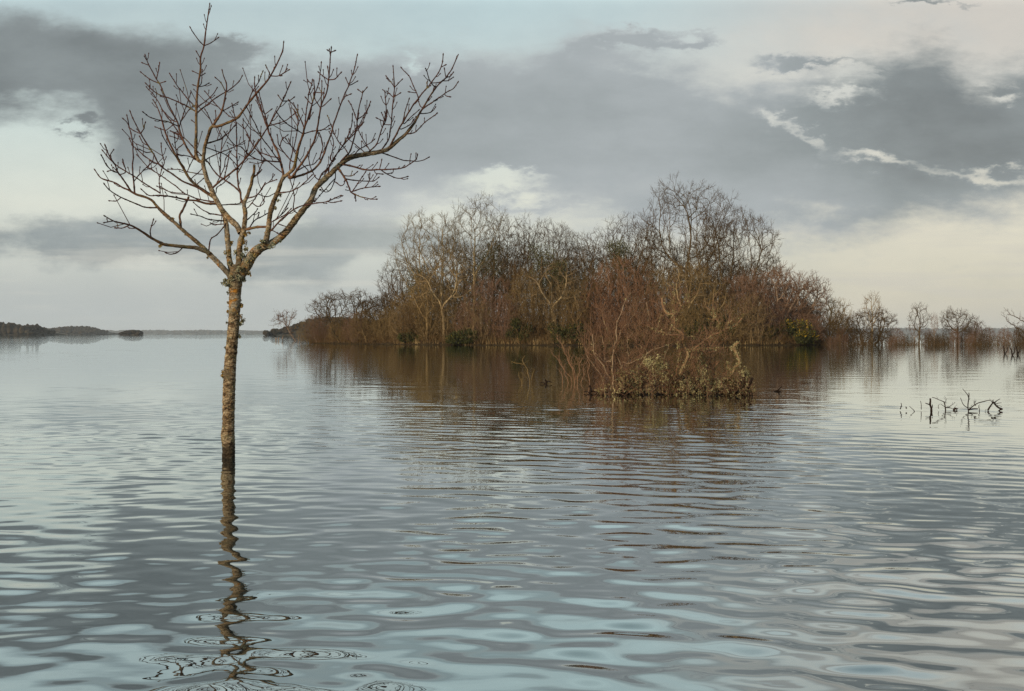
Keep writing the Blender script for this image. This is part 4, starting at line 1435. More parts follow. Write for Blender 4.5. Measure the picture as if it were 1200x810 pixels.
def grass_edge():
    rng = np.random.default_rng(9)
    T = []
    spots = [(648, 8), (630, 5), (664, 6), (540, 10), (470, 10), (500, 12), (575, 8), (880, 8), (905, 8), (600, 6), (690, 8), (720, 8)]
    for px, w_ in spots:
        for _ in range(34):
            q = px + rng.normal(0, w_ * .9)
            Y = yf(q, rng.uniform(0.0, 0.7)); x = (q - 600) * Y / F
            z = ground(x, Y) - .05
            h = rng.uniform(.4, 1.2)
            d = np.array([rng.normal(0, .25), rng.normal(0, .25), 1]) * h
            s = np.array([1, rng.normal(0, .6), 0]) * .02
            p = np.array([x, Y, z])
            T.append((p - s, p + s, p + d))
    V = np.array(T).reshape(-1, 3)
    o = mesh_obj('dead_grass', V, np.arange(len(V)).reshape(-1, 3), MAT_GRASS, None, smooth=False)
    tag(o, 'tufts of bleached dead grass along the island waterline', 'grass', kind='stuff')


grass_edge()
# ------------------------------------------------------------------ traced woody plants: drowned scrub, saplings, drift twigs
MAT_DEAD = bark_mat('dead_bark', ((150, 126, 88), (206, 184, 140)), ((116, 84, 66), (150, 116, 88)))
MAT_WET = bark_mat('wet_bark', ((34, 28, 24), (52, 44, 36)), ((36, 28, 24), (60, 46, 38)))
MAT_REDTWIG = bark_mat('red_twigs', ((122, 92, 70), (160, 130, 100)), ((124, 94, 72), (156, 122, 96)))
MAT_GREYWOOD = bark_mat('bleached_wood', ((150, 134, 112), (196, 180, 156)), ((130, 110, 92), (160, 138, 114)))
MAT_LICH = leaf_mat('pale_lichen', (104, 90, 54), (192, 178, 128))
MAT_DARKMUD = leaf_mat('dark_roots', (30, 25, 19), (54, 44, 32))


def woody(name, bx, by, Y, lines, label, cat, mat, seed, twigs=(0, 0, 0, 0), lichen=0, group=None, tip=0.5, dz=0.5, thin=1.0, tmat=None, rag=1.2):
    """lines: (d0 d1, depth, [(px,py)...]) traced at distance Y. twigs: (per metre, length m, radius m, sublevels)"""
    rng = np.random.default_rng(seed)
    b = at(bx, by, Y)
    root = empty(name, (b.x, b.y, 0.0), label, cat, group)
    mp = Y / F
    T = Tubes()
    samples = []
    for d0, d1, dep, pts in lines:
        raw = []
        n = len(pts)
        for k, (x, y) in enumerate(pts):
            p = at(x, y, Y + dep * k / max(1, n - 1) * dz + (0 if k else rng.normal(0, .02)))
            raw.append((p.x - b.x, p.z, p.y - b.y, (d0 + (d1 - d0) * k / max(1, n - 1)) * mp / 2 * thin))
        sm = spline(np.array(raw), 2.2 * mp)
        P = sm[:, [0, 2, 1]]; r = sm[:, 3]
        jit = np.array([[mnoise.noise(Vector(p) * 5 + Vector((seed, 0, 0))), mnoise.noise(Vector(p) * 5 + Vector((0, seed, 3))), mnoise.noise(Vector(p) * 5 + Vector((7, 0, seed)))] for p in P]) * mp * rag
        jit[0] = 0
        P = P + jit
        r = r * np.array([1 + 0.3 * mnoise.noise(Vector(p) * 9) for p in P])
        T.tube(P, np.maximum(r, 0.003), 7)
        for k in range(1, len(P)):
            samples.append((P[k], P[k] - P[k - 1], r[k], k / len(P)))
    T.build('stems', mat, root)
    per, L, tr, sub = twigs
    E0, E1, A, B = [], [], [], []

    def tw(p, d, l, r, lev):
        nseg = 3
        d = d / (np.linalg.norm(d) + 1e-9)
        for s in range(nseg):
            d = d + rng.normal(0, 0.22, 3) + np.array([0, 0, 0.10]); d /= np.linalg.norm(d)
            q = p + d * l / nseg
            E0.append(p); E1.append(q); A.append(r * (1 - s / nseg * .55)); B.append(r * (1 - (s + 1) / nseg * .55))
            if lev > 0:
                for _ in range(rng.integers(0, 3)):
                    v = d + rng.normal(0, 0.7, 3) + np.array([0, 0, .2])
                    tw(p + d * l / nseg * rng.random(), v, l * rng.uniform(.3, .6), r * .7, lev - 1)
            p = q
    if per:
        for p, d, r, f in samples:
            seg = np.linalg.norm(d)
            k = rng.poisson(per * seg)
            for _ in range(k):
                v = d / seg * 0.5 + rng.normal(0, 0.6, 3) + np.array([0, 0, tip])
                tw(p, v, L * rng.uniform(.4, 1.3), tr, int(sub))
        if E0:
            V, Fc = tubes_edges(E0, E1, A, B, 4)
            mesh_obj('twigs', V, Fc, tmat or mat, root, attr={'thick': np.repeat(np.column_stack([A, B]).ravel(), 4)})
    if lichen:
        tr_ = []
        for _ in range(lichen):
            p, d, r, f = samples[rng.integers(len(samples))]
            v = rng.normal(0, 1, 3); v /= np.linalg.norm(v)
            c = p + v * r
            for _k in range(5):
                q = c + rng.normal(0, .018, 3)
                e1 = rng.normal(0, .018, 3); e2 = rng.normal(0, .018, 3)
                tr_.append((q, q + e1, q + e2))
        V = np.array(tr_).reshape(-1, 3)
        mesh_obj('lichen', V, np.arange(len(V)).reshape(-1, 3), MAT_LICH, root, smooth=False)
    return root


YB = CAMH * F / (462 - HZ)
woody('dead_bush', 790, 462, YB, [
    (6, 5, 0, [(788, 466), (792, 448), (799, 432), (805, 420), (806, 412), (803, 407)]),
    (5, 4, -.3, [(803, 408), (799, 398), (801, 393), (791, 383), (789.5, 370), (781, 366), (777, 358), (776, 349)]),
    (3, 1.4, .3, [(789.5, 371), (796, 362), (802, 354), (806, 345)]),
    (1.6, 1.0, .2, [(790, 370), (791, 358), (789, 345), (790, 334)]),
    (4.5, 2.5, -.5, [(801, 393), (793, 392.5), (784, 393), (776, 390), (770, 388), (762, 384.5)]),
    (5, 2, .5, [(792, 449), (797, 440), (806, 425), (812, 412), (821, 402), (830, 396), (838, 391), (846, 389), (857, 385), (866, 377), (872, 369)]),
    (2, 1, .2, [(846, 389), (842, 379), (838, 370), (835, 362)]),
    (1.8, 1, .2, [(851, 386), (853, 379), (855, 375)]),
    (2.4, 1.2, -.3, [(806, 410), (815, 409), (826, 408), (842, 408)]),
    (3.2, 1.5, -.4, [(788, 458), (792, 440), (795, 425), (796, 410), (793, 400)]),
    (3, 1.3, .4, [(796, 455), (806, 447), (813, 433), (818, 420), (824, 410)]),
    (2.6, 1.4, -.2, [(792, 456), (786, 445), (783, 434), (782, 424)]),
    (2, 1.2, .3, [(803, 396), (812, 396), (814, 397)]),
], 'pale crooked dead bush with a zigzag stem and outstretched arms before the island', 'bush', MAT_DEAD, 71, (13, 0.34, 0.0050, 2), 620, tip=0.35, tmat=MAT_REDTWIG, thin=.60, rag=1.9)
woody('willow_bush', 722, 460, YB, [
    (4.5, 3, 0, [(720, 466), (718, 445), (717, 430), (719, 412), (722, 398), (722, 386), (724, 375)]),
    (3, 2, .3, [(723, 378), (726, 370), (729, 361), (733, 352), (739, 343)]),
    (3.2, 2, -.4, [(715, 444), (709, 432), (704, 424), (697, 415), (695.5, 403), (695, 392)]),
    (2.2, 1.2, .2, [(709, 422), (709, 410), (706, 399), (703, 389)]),
    (3, 2, .3, [(716, 424), (708, 423), (700, 416), (697, 414)]),
    (2, 1.2, -.2, [(726, 393), (729, 386), (732, 382), (736, 380)]),
    (2, 1.2, .3, [(737, 395), (742, 390), (746, 384)]),
    (2.2, 1.3, .4, [(729, 462), (735, 440), (736, 420), (735, 400), (737, 380), (744, 366)]),
    (2.4, 1.3, -.3, [(738, 462), (744, 440), (751, 428), (757, 412), (749, 404), (743, 394)]),
    (2.4, 1.2, -.3, [(730, 424), (738, 426), (750, 420), (760, 412), (772, 408), (786, 404)]),
    (2.2, 1.2, .4, [(745, 462), (752, 446), (764, 430), (768, 405), (770, 385), (775, 366)]),
    (2, 1.1, .6, [(712, 462), (704, 440), (690, 420), (684, 400)]),
    (2, 1.1, .8, [(735, 462), (728, 430), (715, 398), (708, 375), (705, 362)]),
    (2, 1.1, .9, [(750, 462), (752, 430), (756, 398), (760, 372), (758, 355)]),
    (2, 1.1, .8, [(760, 462), (770, 438), (782, 410), (786, 386), (792, 368)]),
], 'reddish twiggy drowned willow at the left of the pale crooked dead bush', 'bush', MAT_GREYWOOD, 72, (20, 0.46, 0.0050, 2), 160, tip=0.7, tmat=MAT_REDTWIG, thin=.46, rag=1.8)
woody('willow_bush', 840, 462, YB + .9, [
    (2.4, 1.2, .3, [(820, 464), (822, 446), (830, 428), (832, 412), (840, 398)]),
    (2.2, 1.2, -.3, [(830, 464), (836, 446), (838, 432), (846, 420), (848, 408)]),
    (2.2, 1.1, .2, [(812, 464), (808, 440), (816, 420), (818, 404)]),
    (2.2, 1.1, .2, [(842, 464), (848, 448), (852, 436), (858, 424)]),
    (2, 1.1, .2, [(802, 464), (800, 440), (806, 416), (816, 396), (818, 385)]),
], 'thin red-brown willow shoots behind the right arm of the pale crooked dead bush', 'bush', MAT_REDTWIG, 73, (26, 0.42, 0.0050, 2), 60, tip=0.6, thin=.7, rag=2.5)
woody('dead_stub', 856, 460, YB, [
    (5, 4.5, 0, [(849, 466), (852, 452), (856, 440), (861, 432), (866, 424), (864, 416), (861, 410), (863, 404), (866, 402)]),
    (3, 1.5, .1, [(857, 438), (854, 431), (852, 425)]),
    (2.6, 2, .1, [(861, 411), (857, 409)]),
], 'crooked upright stub crusted with yellow lichen at the right end of the drowned scrub', 'dead wood', MAT_DEAD, 74, (8, 0.10, 0.004, 1), 260, thin=.66, rag=2.5)
woody('curved_branch', 874, 460, YB - .3, [
    (4, 3, 0, [(862, 461), (869, 459), (875, 456), (879, 450), (882, 443)]),
    (2, 1.0, -.3, [(872, 458), (878, 462), (882, 466)]),
    (3, 2, .2, [(866, 459), (867, 448), (872, 440), (875, 434)]),
], 'dark wet branch curving up from the water right of the drowned scrub', 'dead wood', MAT_WET, 75, (5, 0.12, 0.0035, 1), 0)


def tangle():
    """low mound of lichened brushwood at the foot of the dead bushes"""
    rng = np.random.default_rng(76)
    Y0 = YB
    c = at(790, 462, Y0)
    root = empty('brushwood_tangle', (c.x, c.y, 0), 'low tangle of lichen-crusted brushwood with dark wet feet around the drowned bushes', 'brushwood')
    mp = Y0 / F
    E0, E1, A, B, tri = [], [], [], [], []
    W0, W1, WA, WB = [], [], [], []
    tops = [(704, 456), (712, 440), (725, 434), (738, 430), (750, 428), (762, 418), (770, 420), (780, 436), (792, 440), (806, 440), (820, 430), (830, 432), (842, 444), (852, 440), (860, 442), (868, 440), (876, 446), (880, 456)]
    tx = [a for a, _ in tops]; ty = [b_ for _, b_ in tops]
    for _ in range(3000):
        px = rng.uniform(702, 880)
        top = np.interp(px, tx, ty)
        if rng.random() > .62 + 1.6 * mnoise.noise(Vector((px * .075, 2, 5))):
            continue
        Yd = rng.normal(0, .38) + .25 * mnoise.noise(Vector((px * .04, 8, 5)))
        if abs(Yd) > .8:
            continue
        f = rng.random() ** 1.3
        hmax = (463 - top) * mp * (1 + .5 * mnoise.noise(Vector((px * .11, 4, 1)))) * math.sqrt(max(0.05, 1 - (Yd / 1.0) ** 2))
        p = np.array([(px - 790) * mp, Yd, f * hmax])
        d = rng.normal(0, 1, 3); d[2] = abs(d[2]) * .8 + .2; d /= np.linalg.norm(d)
        l = rng.uniform(.08, .26)
        if (p[2] < 0.05 and rng.random() < .4) or rng.random() < .03:
            W0.append((p[0], p[1], -.1)); W1.append(p + d * l * .8); WA.append(rng.uniform(.006, .018)); WB.append(.005)
            continue
        q = p + d * l * .5; d2 = d + rng.normal(0, .4, 3); e = q + d2 / np.linalg.norm(d2) * l * .5
        r = rng.uniform(.003, .0085)
        E0 += [p - d * l * .4, p, q]; E1 += [p, q, e]; A += [r, r, r * .8]; B += [r, r * .8, r * .4]
        if rng.random() < .62:
            for _k in range(rng.integers(3, 11)):
                o = p + d * l * rng.uniform(-.3, .6) + rng.normal(0, .016, 3)
                tri.append((o, o + rng.normal(0, .022, 3), o + rng.normal(0, .022, 3)))
    # denser pale clumps
    for cx, cy, n, s in ((770, 428, 900, .11), (757, 425, 260, .06), (822, 443, 420, .07), (745, 445, 300, .09), (855, 447, 260, .07), (873, 440, 320, .07), (728, 447, 260, .09), (838, 452, 200, .06), (806, 452, 200, .08)):
        for _ in range(n):
            o = np.array([(cx - 790) * mp, rng.normal(-.1, .1), (463 - cy) * mp]) + rng.normal(0, s, 3) * np.array([.8, .8, 1.1])
            if o[2] > .02:
                tri.append((o, o + rng.normal(0, .02, 3), o + rng.normal(0, .02, 3)))
    V, Fc = tubes_edges(E0, E1, A, B, 4)
    mesh_obj('branches', V, Fc, MAT_DEAD, root, attr={'thick': np.repeat(np.column_stack([A, B]).ravel(), 4) * 3})
    V, Fc = tubes_edges(W0, W1, WA, WB, 4)
    mesh_obj('wet_stems', V, Fc, MAT_WET, root, attr={'thick': np.repeat(np.column_stack([WA, WB]).ravel(), 4)})
    V = np.array(tri).reshape(-1, 3)
    mesh_obj('lichen', V, np.arange(len(V)).reshape(-1, 3), MAT_LICH, root, smooth=False)
    # the low hummock of roots it stands on
    nx, ny = 70, 24
    V = []
    for a in range(nx):
        for b_ in range(ny):
            x = (a / (nx - 1) - .5) * 3.5; y = (b_ / (ny - 1) - .5) * 1.7
            e = 1 - (x / 1.75) ** 4 - (y / .85) ** 2
            V.append((x + 0.03, y, -.215 + .17 * max(-.3, e) + .20 * mnoise.noise(Vector((x * 2.6, y * 4, 1))) + .07 * mnoise.noise(Vector((x * 11, y * 13, 1)))))
    i = np.arange(nx - 1)[:, None]; j = np.arange(ny - 1)[None, :]
    q = np.stack([i * ny + j, (i + 1) * ny + j, (i + 1) * ny + j + 1, i * ny + j + 1], -1).reshape(-1, 4)
    mesh_obj('root_hummock', V, q, MAT_DARKMUD, root)


tangle()

# saplings standing in the water left of the drowned scrub
YS = CAMH * F / (450 - HZ)
woody('sapling', 619, 450, YS, [
    (2, 1.2, 0, [(620.5, 454), (620, 444), (618, 434), (614, 426), (613, 421), (616, 416)]),
    (1.5, .9, .2, [(614, 427), (606, 425), (600, 423)]),
    (1.8, 1, -.1, [(612, 453), (611, 446), (608, 440), (608, 436)]),
    (1.4, .9, .1, [(609, 437), (614, 440), (618, 444)]),
    (1.4, .9, .1, [(621, 446), (624, 438), (626, 433), (623, 432)]),
], 'small forked grey sapling standing alone in the water left of the drowned scrub', 'sapling', MAT_BROWN, 81, (4, .2, .004, 1), 0, thin=.52, rag=2)
YS2 = CAMH * F / (449 - HZ)
woody('sapling', 672, 449, YS2, [
    (2, .9, .2, [(674, 453), (671, 434), (664, 418), (657, 405), (653, 396)]),
    (1.8, .9, -.2, [(666, 452), (661, 434), (654, 421), (645, 413)]),
    (1.6, .9, .2, [(673, 451), (674, 438), (668, 424), (666, 412), (669, 406)]),
    (1.7, .9, -.2, [(677, 449), (678, 436), (680, 426), (681, 421)]),
    (1.6, .9, .2, [(669, 452), (666, 440), (660, 430), (656, 420)]),
    (1.5, .9, .2, [(660, 450), (659, 440), (655, 432)]),
    (1.5, .9, .1, [(681, 450), (684, 440), (684, 430)]),
    (1.6, 1, .1, [(690, 452), (690, 438), (689, 428), (690, 420)]),
], 'fan of thin red-brown shoots rising from the water just left of the drowned scrub', 'sapling', MAT_REDTWIG, 82, (12, .26, .004, 1), 0, tip=.7, thin=.6, rag=2.5)
for k, (px, py, h, lab) in enumerate(((639.5, 450, 5, 'short dark snag in the water between the forked sapling and the fan of shoots'), (691, 461, 9, 'black wet snag at the left foot of the drowned scrub'), (706, 462, 8, 'second black wet snag touching the left edge of the drowned scrub'))):
    Yk = CAMH * F / (py - HZ)
    woody('snag', px, py, Yk, [(3, 2, 0, [(px, py + 2), (px + .5, py - h * .5), (px - .8, py - h)]), (1.8, 1, .1, [(px, py - 2), (px + 4, py - 3), (px + 7, py - 2)]), (1.6, 1, .1, [(px, py), (px - 4, py - 2), (px - 7, py - 1)])], lab, 'dead wood', MAT_WET, 90 + k)
woody('driftwood', 911, 458, CAMH * F / (459 - HZ), [(2.4, 1.2, 0, [(906, 460), (910, 458), (914, 459), (919, 460)]), (1.4, .8, .1, [(911, 458), (914, 455), (916, 453)])], 'scrap of driftwood floating right of the drowned scrub', 'dead wood', MAT_WET, 95)

# drift twigs at the lower right: crop origin (1045,440), 8.57 px per px
YT = CAMH * F / (481 - HZ)


def cr(*pts):
    return [(1045 + x / 8.57, 440 + y / 8.57) for x, y in pts]


DRIFT = [
    ('forked_twig', (775, 345), [(2.2, 1.6, 0, cr((772, 365), (770, 300), (772, 230), (770, 180))), (1.5, .9, .1, cr((772, 225), (745, 175), (718, 130))), (1.6, .9, -.1, cr((768, 330), (720, 280), (692, 228))), (1.2, .8, .05, cr((773, 250), (790, 235)))],
     'tallest forked dark twig standing up in the water among the drift twigs'),
    ('arched_twig', (850, 340), [(2, 1.2, 0, cr((775, 345), (810, 325), (850, 300), (890, 272), (940, 256), (985, 252), (1015, 275), (1030, 270))), (3, 2, .1, cr((780, 345), (820, 338), (860, 340))), (1.4, .8, .1, cr((845, 305), (835, 285))), (1.5, 1, -.1, cr((880, 365), (882, 340), (876, 310))), (1.3, .8, -.1, cr((938, 352), (940, 335)))],
     'long dark twig arching over the water from the tallest forked twig'),
    ('dead_branch', (1060, 345), [(3, 2.2, 0, cr((965, 352), (985, 325), (1010, 290), (1030, 262))), (3.4, 2.4, .1, cr((1105, 335), (1070, 315), (1040, 285), (1020, 262))), (1.8, .9, -.1, cr((1035, 275), (1060, 250), (1085, 236))), (1.6, .8, .1, cr((1040, 285), (1075, 275), (1105, 272))), (3, 1.8, .1, cr((1112, 336), (1085, 345), (1065, 360))), (1.4, .8, .1, cr((1055, 300), (1085, 300), (1108, 310))), (1.6, 1, 0, cr((1015, 290), (1012, 262), (1030, 245)))],
     'black angular branch at the right end of the drift twigs'),
    ('dead_stub', (395, 345), [(4.2, 3, 0, cr((398, 368), (400, 335), (390, 300), (392, 265), (385, 232))), (2.4, 1.5, .1, cr((392, 300), (368, 295), (345, 284))), (2, 1.4, -.1, cr((400, 335), (412, 320), (410, 300)))],
     'thick black stub standing upright at the left half of the drift twigs'),
    ('bent_twig', (545, 345), [(2.4, 1.8, 0, cr((542, 362), (542, 320), (540, 290), (530, 268))), (1.6, 1, .1, cr((535, 270), (480, 248), (430, 230), (405, 224))), (1.8, 1, -.1, cr((545, 325), (575, 315), (600, 295))), (1.6, 1, .1, cr((545, 322), (580, 322), (602, 335))), (1.3, .8, .1, cr((540, 320), (515, 300), (500, 290))), (1.2, .7, 0, cr((545, 280), (548, 240)))],
     'bent dark twig with a long arm reaching left over the water'),
    ('drift_clump', (637, 340), [(5, 3, 0, cr((618, 345), (635, 328), (658, 338))), (3, 1.5, .1, cr((640, 335), (625, 315))), (2.4, 1.2, -.1, cr((650, 340), (665, 330)))],
     'small black clump of debris floating between the bent and the forked twigs'),
    ('drift_twig', (293, 335), [(1.4, .9, 0, cr((297, 342), (296, 300), (288, 255)))], 'thin upright stick left of the thick black stub'),
    ('drift_twig', (210, 345), [(1.5, .9, 0, cr((230, 372), (215, 345), (182, 305)))], 'slanting stick left of the thin upright stick'),
    ('drift_twig', (85, 320), [(1.9, 1.1, 0, cr((85, 338), (86, 310), (82, 285))), (1.2, .8, .1, cr((86, 315), (100, 318)))], 'leftmost short stick of the drift twigs'),
    ('drift_twig', (148, 315), [(2.6, 1.6, 0, cr((148, 332), (149, 308)))], 'stubby tip of a stick beside the leftmost short stick'),
    ('drift_twig', (475, 320), [(1.1, .7, 0, cr((473, 335), (472, 305), (485, 293)))], 'thin hooked stick between the thick stub and the bent twig'),
]
for k, (nm, (bx, by), ln, lab) in enumerate(DRIFT):
    x, y = cr((bx, by))[0]
    woody(nm, x, y, YT + random.uniform(-.25, .25), ln, lab, 'dead wood', MAT_WET, 100 + k, (7, .07, .0028, 1) if nm in ('dead_branch', 'arched_twig', 'bent_twig', 'drift_clump') else (0, 0, 0, 0), 0, thin=.62, rag=1.8, group='drift twigs at the lower right')

# ------------------------------------------------------------------ the flooded hedge running off to the right
plant('thorn', 'hawthorn_tree', 1019, 129, 360, 31, 'dark spreading hawthorn in the water right of the island, thin pale tree rising through it', base=-.3, mat=MAT_OAK)
plant('slim', 'birch_tree', 1022, 130, 341, 12, 'thin pale upright tree rising through the spreading hawthorn', base=-.3, mat=MAT_PALE)
plant('slim', 'ash_tree', 1077, 128, 354, 13, 'slender forked sapling tree above the flooded hedge with its long reflection', base=-.3, mat=MAT_OAK)
plant('thorn_b', 'hawthorn_tree', 1122, 130, 361, 20, 'small round-headed hawthorn in the flooded hedge', base=-.3, mat=MAT_OAK)
plant('slim', 'alder_tree', 1095, 127, 366, 5, 'narrow upright tree in the flooded hedge left of the round-headed hawthorn', base=-.3, mat=MAT_PURPLE)
plant('slim', 'alder_tree', 1143, 130, 374, 14, 'low twiggy tree in the flooded hedge just right of the round-headed hawthorn', base=-.3, mat=MAT_OAK)
plant('thorn_b', 'hawthorn_tree', 984, 127, 366, 17, 'low dark thorn between the island tip and the spreading hawthorn', base=-.3, mat=MAT_OAK)


def reeds():
    rng = np.random.default_rng(44)
    E0, E1, A, B = [], [], [], []
    for _ in range(5200):
        px = rng.uniform(948, 1235)
        if mnoise.noise(Vector((px * .045, 3, 9))) + .5 < rng.random():
            continue
        Y = rng.uniform(124.5, 133)
        x = (px - 600) * Y / F
        h = abs(rng.normal(0, .55)) + .15
        p = np.array([x, Y, -.15]); v = np.array([rng.normal(0, .35), rng.normal(0, .35), 1.0])
        q = p + v * h * .6; e = q + (v + rng.normal(0, .5, 3)) * h * .5
        E0 += [p, q]; E1 += [q, e]; A += [.014, .011]; B += [.011, .006]
    V, Fc = tubes_edges(E0, E1, A, B, 3)
    o = mesh_obj('flooded_stems', V, Fc, MAT_DARK, None, attr={'thick': np.repeat(np.column_stack([A, B]).ravel(), 3)})
    tag(o, 'thin dark dead stems standing in the water along the flooded hedge', 'dead stems', kind='stuff')


reeds()
rr_ = random.Random(31)
px = 958.0
while px < 1230:
    hw = rr_.uniform(6, 11)
    top = rr_.uniform(383, 394) if rr_.random() < .75 else rr_.uniform(376, 384)
    plant('bush_low' if rr_.random() < .75 else 'sparse', 'hedge_bush', px, rr_.uniform(125.5, 133), top, hw, 'low dark bush of the flooded hedge standing in the water right of the island', 'bush', 'low bushes of the flooded hedge', base=-.25, mat=rr_.choice([MAT_OAK, MAT_PURPLE, MAT_OAK]))
    px += hw * rr_.uniform(.6, 1.2)

YR = CAMH * F / (414 - HZ)
woody('willow_bush', 1206, 414, YR, [
    (3, 1.2, 0, [(1207, 416), (1206, 402), (1200, 390), (1190, 383), (1180, 376)]),
    (3, 1.2, .6, [(1210, 416), (1210, 395), (1204, 381), (1194, 374), (1183, 368)]),
    (2.4, 1.1, -.5, [(1214, 416), (1212, 395), (1214, 376), (1212, 362)]),
    (2.4, 1.1, .5, [(1203, 416), (1202, 402), (1196, 392), (1192, 385)]),
    (2.4, 1.1, .5, [(1212, 416), (1220, 400), (1226, 384), (1230, 370)]),
    (2, 1.1, -.5, [(1205, 404), (1199, 396), (1190, 391)]),
], 'bare bush at the right edge with long branches slanting up to the left', 'bush', MAT_OAK, 120, (9, .6, .009, 2), 0, tip=.5, thin=.6)
for k, (px, py, lab) in enumerate(((1178, 415, 'leftmost dark stem of the little row in the water at the right edge'), (1186.5, 416.5, 'thickest bent stem of the little row in the water at the right edge'), (1193, 416, 'rightmost stem of the little row in the water at the right edge'))):
    Yk = CAMH * F / (py - HZ)
    woody('drowned_stem', px, py, Yk, [(1.8, 1, 0, [(px, py + 1.5), (px - 1, py - 5), (px - 2.5, py - 10)]), (1.4, .8, .2, [(px, py), (px + 2.2, py - 5), (px + 2, py - 9)])], lab, 'dead wood', MAT_WET, 125 + k, (1.5, .25, .006, 0), 0)

# lone tree leaning out beyond the left tip of the island
YL = CAMH * F / (399.6 - HZ)
woody('willow_tree', 347, 399.6, YL, [
    (2.2, 1.8, 0, [(348, 401), (344, 396), (340, 391.5), (337.5, 386), (335.5, 381.5)]),
    (1.6, .9, .8, [(337, 386), (340, 377), (343, 370), (343, 365)]),
    (1.5, .9, -.8, [(335.6, 382), (331, 377), (326, 375), (322, 376)]),
    (1.4, .9, .5, [(335.5, 382), (333, 374), (329, 370), (325, 370)]),
    (1.4, .9, -.4, [(335.5, 382), (336, 374), (336, 368), (338, 364)]),
    (1.3, .8, .4, [(334, 376), (331, 370), (331, 366)]),
    (1.3, .8, .4, [(331, 377), (326, 379), (323, 381)]),
    (1.3, .8, .2, [(341, 375), (345, 371), (346, 368)]),
], 'small lone tree leaning left over the water beyond the left tip of the island', 'tree', MAT_PURPLE, 131, (7, 1.1, .018, 2), 0, tip=.25, thin=.5)
for k, (px, h) in enumerate(((324, 3), (327, 5), (331.5, 6), (350, 6), (353, 7))):
    woody('drowned_stem', px, 399, YL - 3 + k, [(1.0, .7, 0, [(px, 400.5), (px - .5, 399 - h * .5), (px + .6, 399 - h)]), (.8, .6, .3, [(px, 398), (px - 1.5, 396)])], 'thin dead stem in the water at the foot of the small lone tree', 'dead wood', MAT_PURPLE, 140 + k, (1, .4, .01, 0), 0, group='thin stems by the small lone tree')


# ------------------------------------------------------------------ far shores
def far_mats():
    def fm(name, a, b):
        m, t, out = new_mat(name)
        g = t.node('ShaderNodeNewGeometry')
        n = t.noise(g.outputs['Position'], 0.11, 5, 0.65)
        princ(t, out, t.mix(t.step(n, .35, .65), lin(*a), lin(*b)), 1.0, None, 0, 0.05)
        return m
    return fm('far_winter_wood', (40, 34, 26), (70, 60, 45)), fm('far_hill_heath', (72, 66, 56), (100, 92, 76))


FARWOOD, FARHILL = far_mats()


def ico(sub=2):
    bm = bmesh.new()
    bmesh.ops.create_icosphere(bm, subdivisions=sub, radius=1)
    V = np.array([v.co[:] for v in bm.verts]); Fc = np.array([[v.index for v in f.verts] for f in bm.faces])
    bm.free()
    return V, Fc


ICO2, ICO1 = ico(3), ico(2)


def far_wood(name, label, prof, Y, depth, crown, seed, hillname='hill', rows=3, mat=None, under=0.6, cov=1.0, hilly=False, density=1.0):
    """prof: [(px, top row)]; a low rise with a wood of rounded bare crowns along it"""
    rng = np.random.default_rng(seed)
    xs = np.array([(p - 600) * Y / F for p, _ in prof]); hs = np.array([CAMH - (q - HZ) * Y / F for _, q in prof])
    nx = max(24, int((xs[-1] - xs[0]) / (crown * 1.5)))
    gx = np.linspace(xs[0], xs[-1], nx); ny = 14
    V = []
    for x in gx:
        h = np.interp(x, xs, hs)
        for k in range(ny):
            f = k / (ny - 1)
            prof_ = math.sin(math.pi * f) ** 0.7
            V.append((x, Y + depth * (f - 0.15), -0.4 + (h * under) * prof_ + 0.06 * h * mnoise.noise(Vector((x / crown / 3, f * 4, seed)))))
    i = np.arange(nx - 1)[:, None]; j = np.arange(ny - 1)[None, :]
    q = np.stack([i * ny + j, (i + 1) * ny + j, (i + 1) * ny + j + 1, i * ny + j + 1], -1).reshape(-1, 4)
    o = mesh_obj(hillname, V, q, FARHILL)
    tag(o, kind='structure')
    base, fc = ICO1 if crown * F / Y < 7 else ICO2
    VV, FF, n = [], [], 0
    cnt = int((xs[-1] - xs[0]) / crown * rows * density)
    for _ in range(cnt):
        x = rng.uniform(xs[0], xs[-1]); f = rng.uniform(0.0, .6)
        h = np.interp(x, xs, hs)
        gz = -0.4 + h * under * math.sin(math.pi * max(f, .02)) ** .7
        top = h * rng.uniform(.78, 1.06) if not hilly else gz + crown * rng.uniform(.9, 1.5)
        cz = (gz + top) / 2
        rz = max((top - gz) / 2, crown * .35)
        r = crown * rng.uniform(.45, .9)
        s = rng.uniform(0, 99)
        B_ = base * np.array([1, 1, 1])
        dsp = np.array([1 + .35 * mnoise.noise(Vector(b) * 2.2 + Vector((s, 0, 0))) + .22 * mnoise.noise(Vector(b) * 5.5 + Vector((0, s, 0))) for b in base])[:, None]
        P = B_ * dsp * np.array([r, r, rz]) + np.array([x, Y + depth * (f - .15), cz])
        VV.append(P); FF.append(fc + n); n += len(P)
    o = mesh_obj(name, np.concatenate(VV), np.concatenate(FF), mat or FARWOOD, smooth=False)
    tag(o, label, kind='stuff')


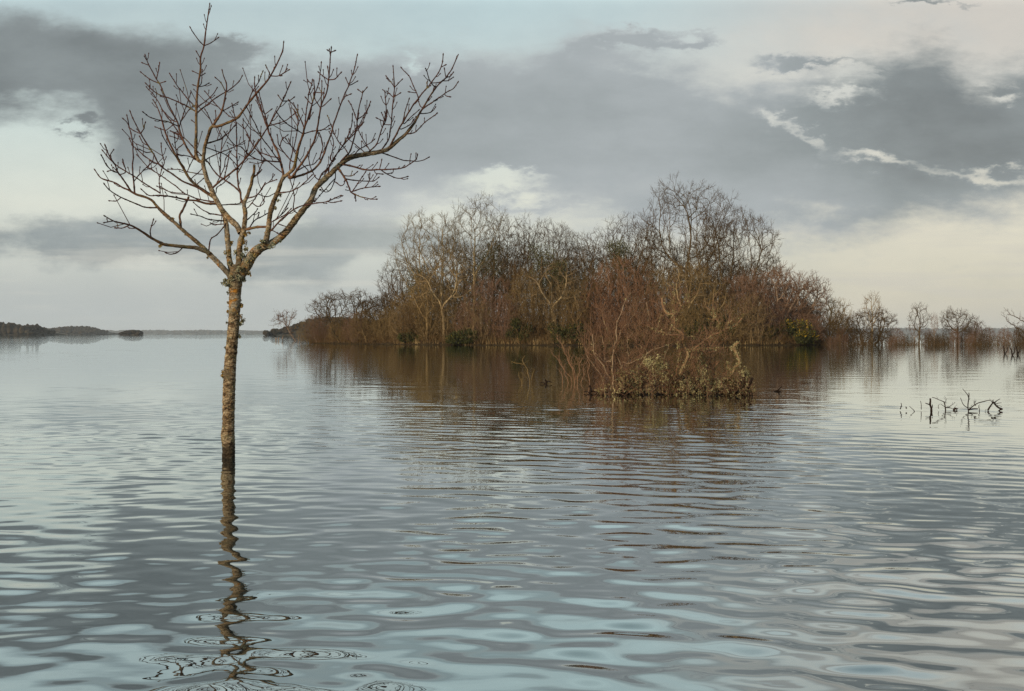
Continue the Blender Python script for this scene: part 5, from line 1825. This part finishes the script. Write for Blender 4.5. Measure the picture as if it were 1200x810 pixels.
far_wood('woodland', 'dark bare wood on the nearest far shore at the left edge', [(-40, 377), (-5, 377.5), (3, 379), (8, 382), (12, 379.5), (22, 379.5), (27, 382), (30, 382), (35, 383.5), (40, 386.5), (46, 391)], 1300, 120, 5, 1, rows=9, under=.4)
far_wood('hill_wood', 'smooth wooded hill behind the dark wood at the left', [(44, 391), (50, 387), (58, 384.8), (66, 383.8), (76, 384), (82, 386), (88, 386.2), (96, 388.5), (104, 391.2)], 2400, 320, 6, 2, rows=9, under=.85, hilly=True)
far_wood('scrub_wood', 'little dark tree-covered islet left of the near bare tree', [(140, 391.8), (144, 388), (150, 386.6), (160, 386.6), (162, 390), (163, 392)], 1200, 24, 4.5, 3, rows=8, hillname='islet')
far_wood('shore_wood', 'hazy line of woods along the distant shore', [(-160, 388), (60, 388.2), (100, 388), (104, 386.4), (114, 387.6), (124, 386.6), (140, 388), (168, 387), (175, 386.2), (190, 388), (205, 386.8), (220, 387.6), (232, 386.2), (250, 387.4), (270, 386.8), (300, 388), (320, 387), (350, 388.4), (500, 387), (800, 385.6), (950, 384.6), (1010, 385), (1060, 384.2), (1120, 385), (1180, 384.4), (1260, 385), (1380, 384)], 7200, 700, 20, 4, rows=5, hillname='far_shore')
far_wood('headland_wood', 'grey heathy headland behind the left tip of the island', [(322, 391.8), (328, 389), (334, 386), (340, 382), (346, 378.5), (354, 375), (364, 373.5), (380, 373.5), (410, 376), (450, 381), (490, 390)], 950, 240, 4.2, 5, rows=9, hillname='headland', under=.88, hilly=True)


def haze():
    m = bpy.data.materials.new('lake_haze')
    m.use_nodes = True
    m.node_tree.nodes.clear()
    t = NT(m.node_tree)
    out = t.node('ShaderNodeOutputMaterial')
    v = t.node('ShaderNodeVolumePrincipled')
    v.inputs['Color'].default_value = (0.97, 0.985, 1.0, 1)
    v.inputs['Density'].default_value = HAZE
    v.inputs['Anisotropy'].default_value = 0.0
    t.l.new(v.outputs[0], out.inputs['Volume'])
    x0, x1, y0, y1, z0, z1 = -9300, 9300, -9300, 9300, -3.5, 70
    V = [(x, y, z) for x in (x0, x1) for y in (y0, y1) for z in (z0, z1)]
    Fq = [(0, 1, 3, 2), (4, 6, 7, 5), (0, 4, 5, 1), (2, 3, 7, 6), (0, 2, 6, 4), (1, 5, 7, 3)]
    o = mesh_obj('haze', V, Fq, m, smooth=False)
    tag(o, 'thin pale haze over the lake', kind='stuff')


HAZE = 0.00007
if HAZE:
    haze()
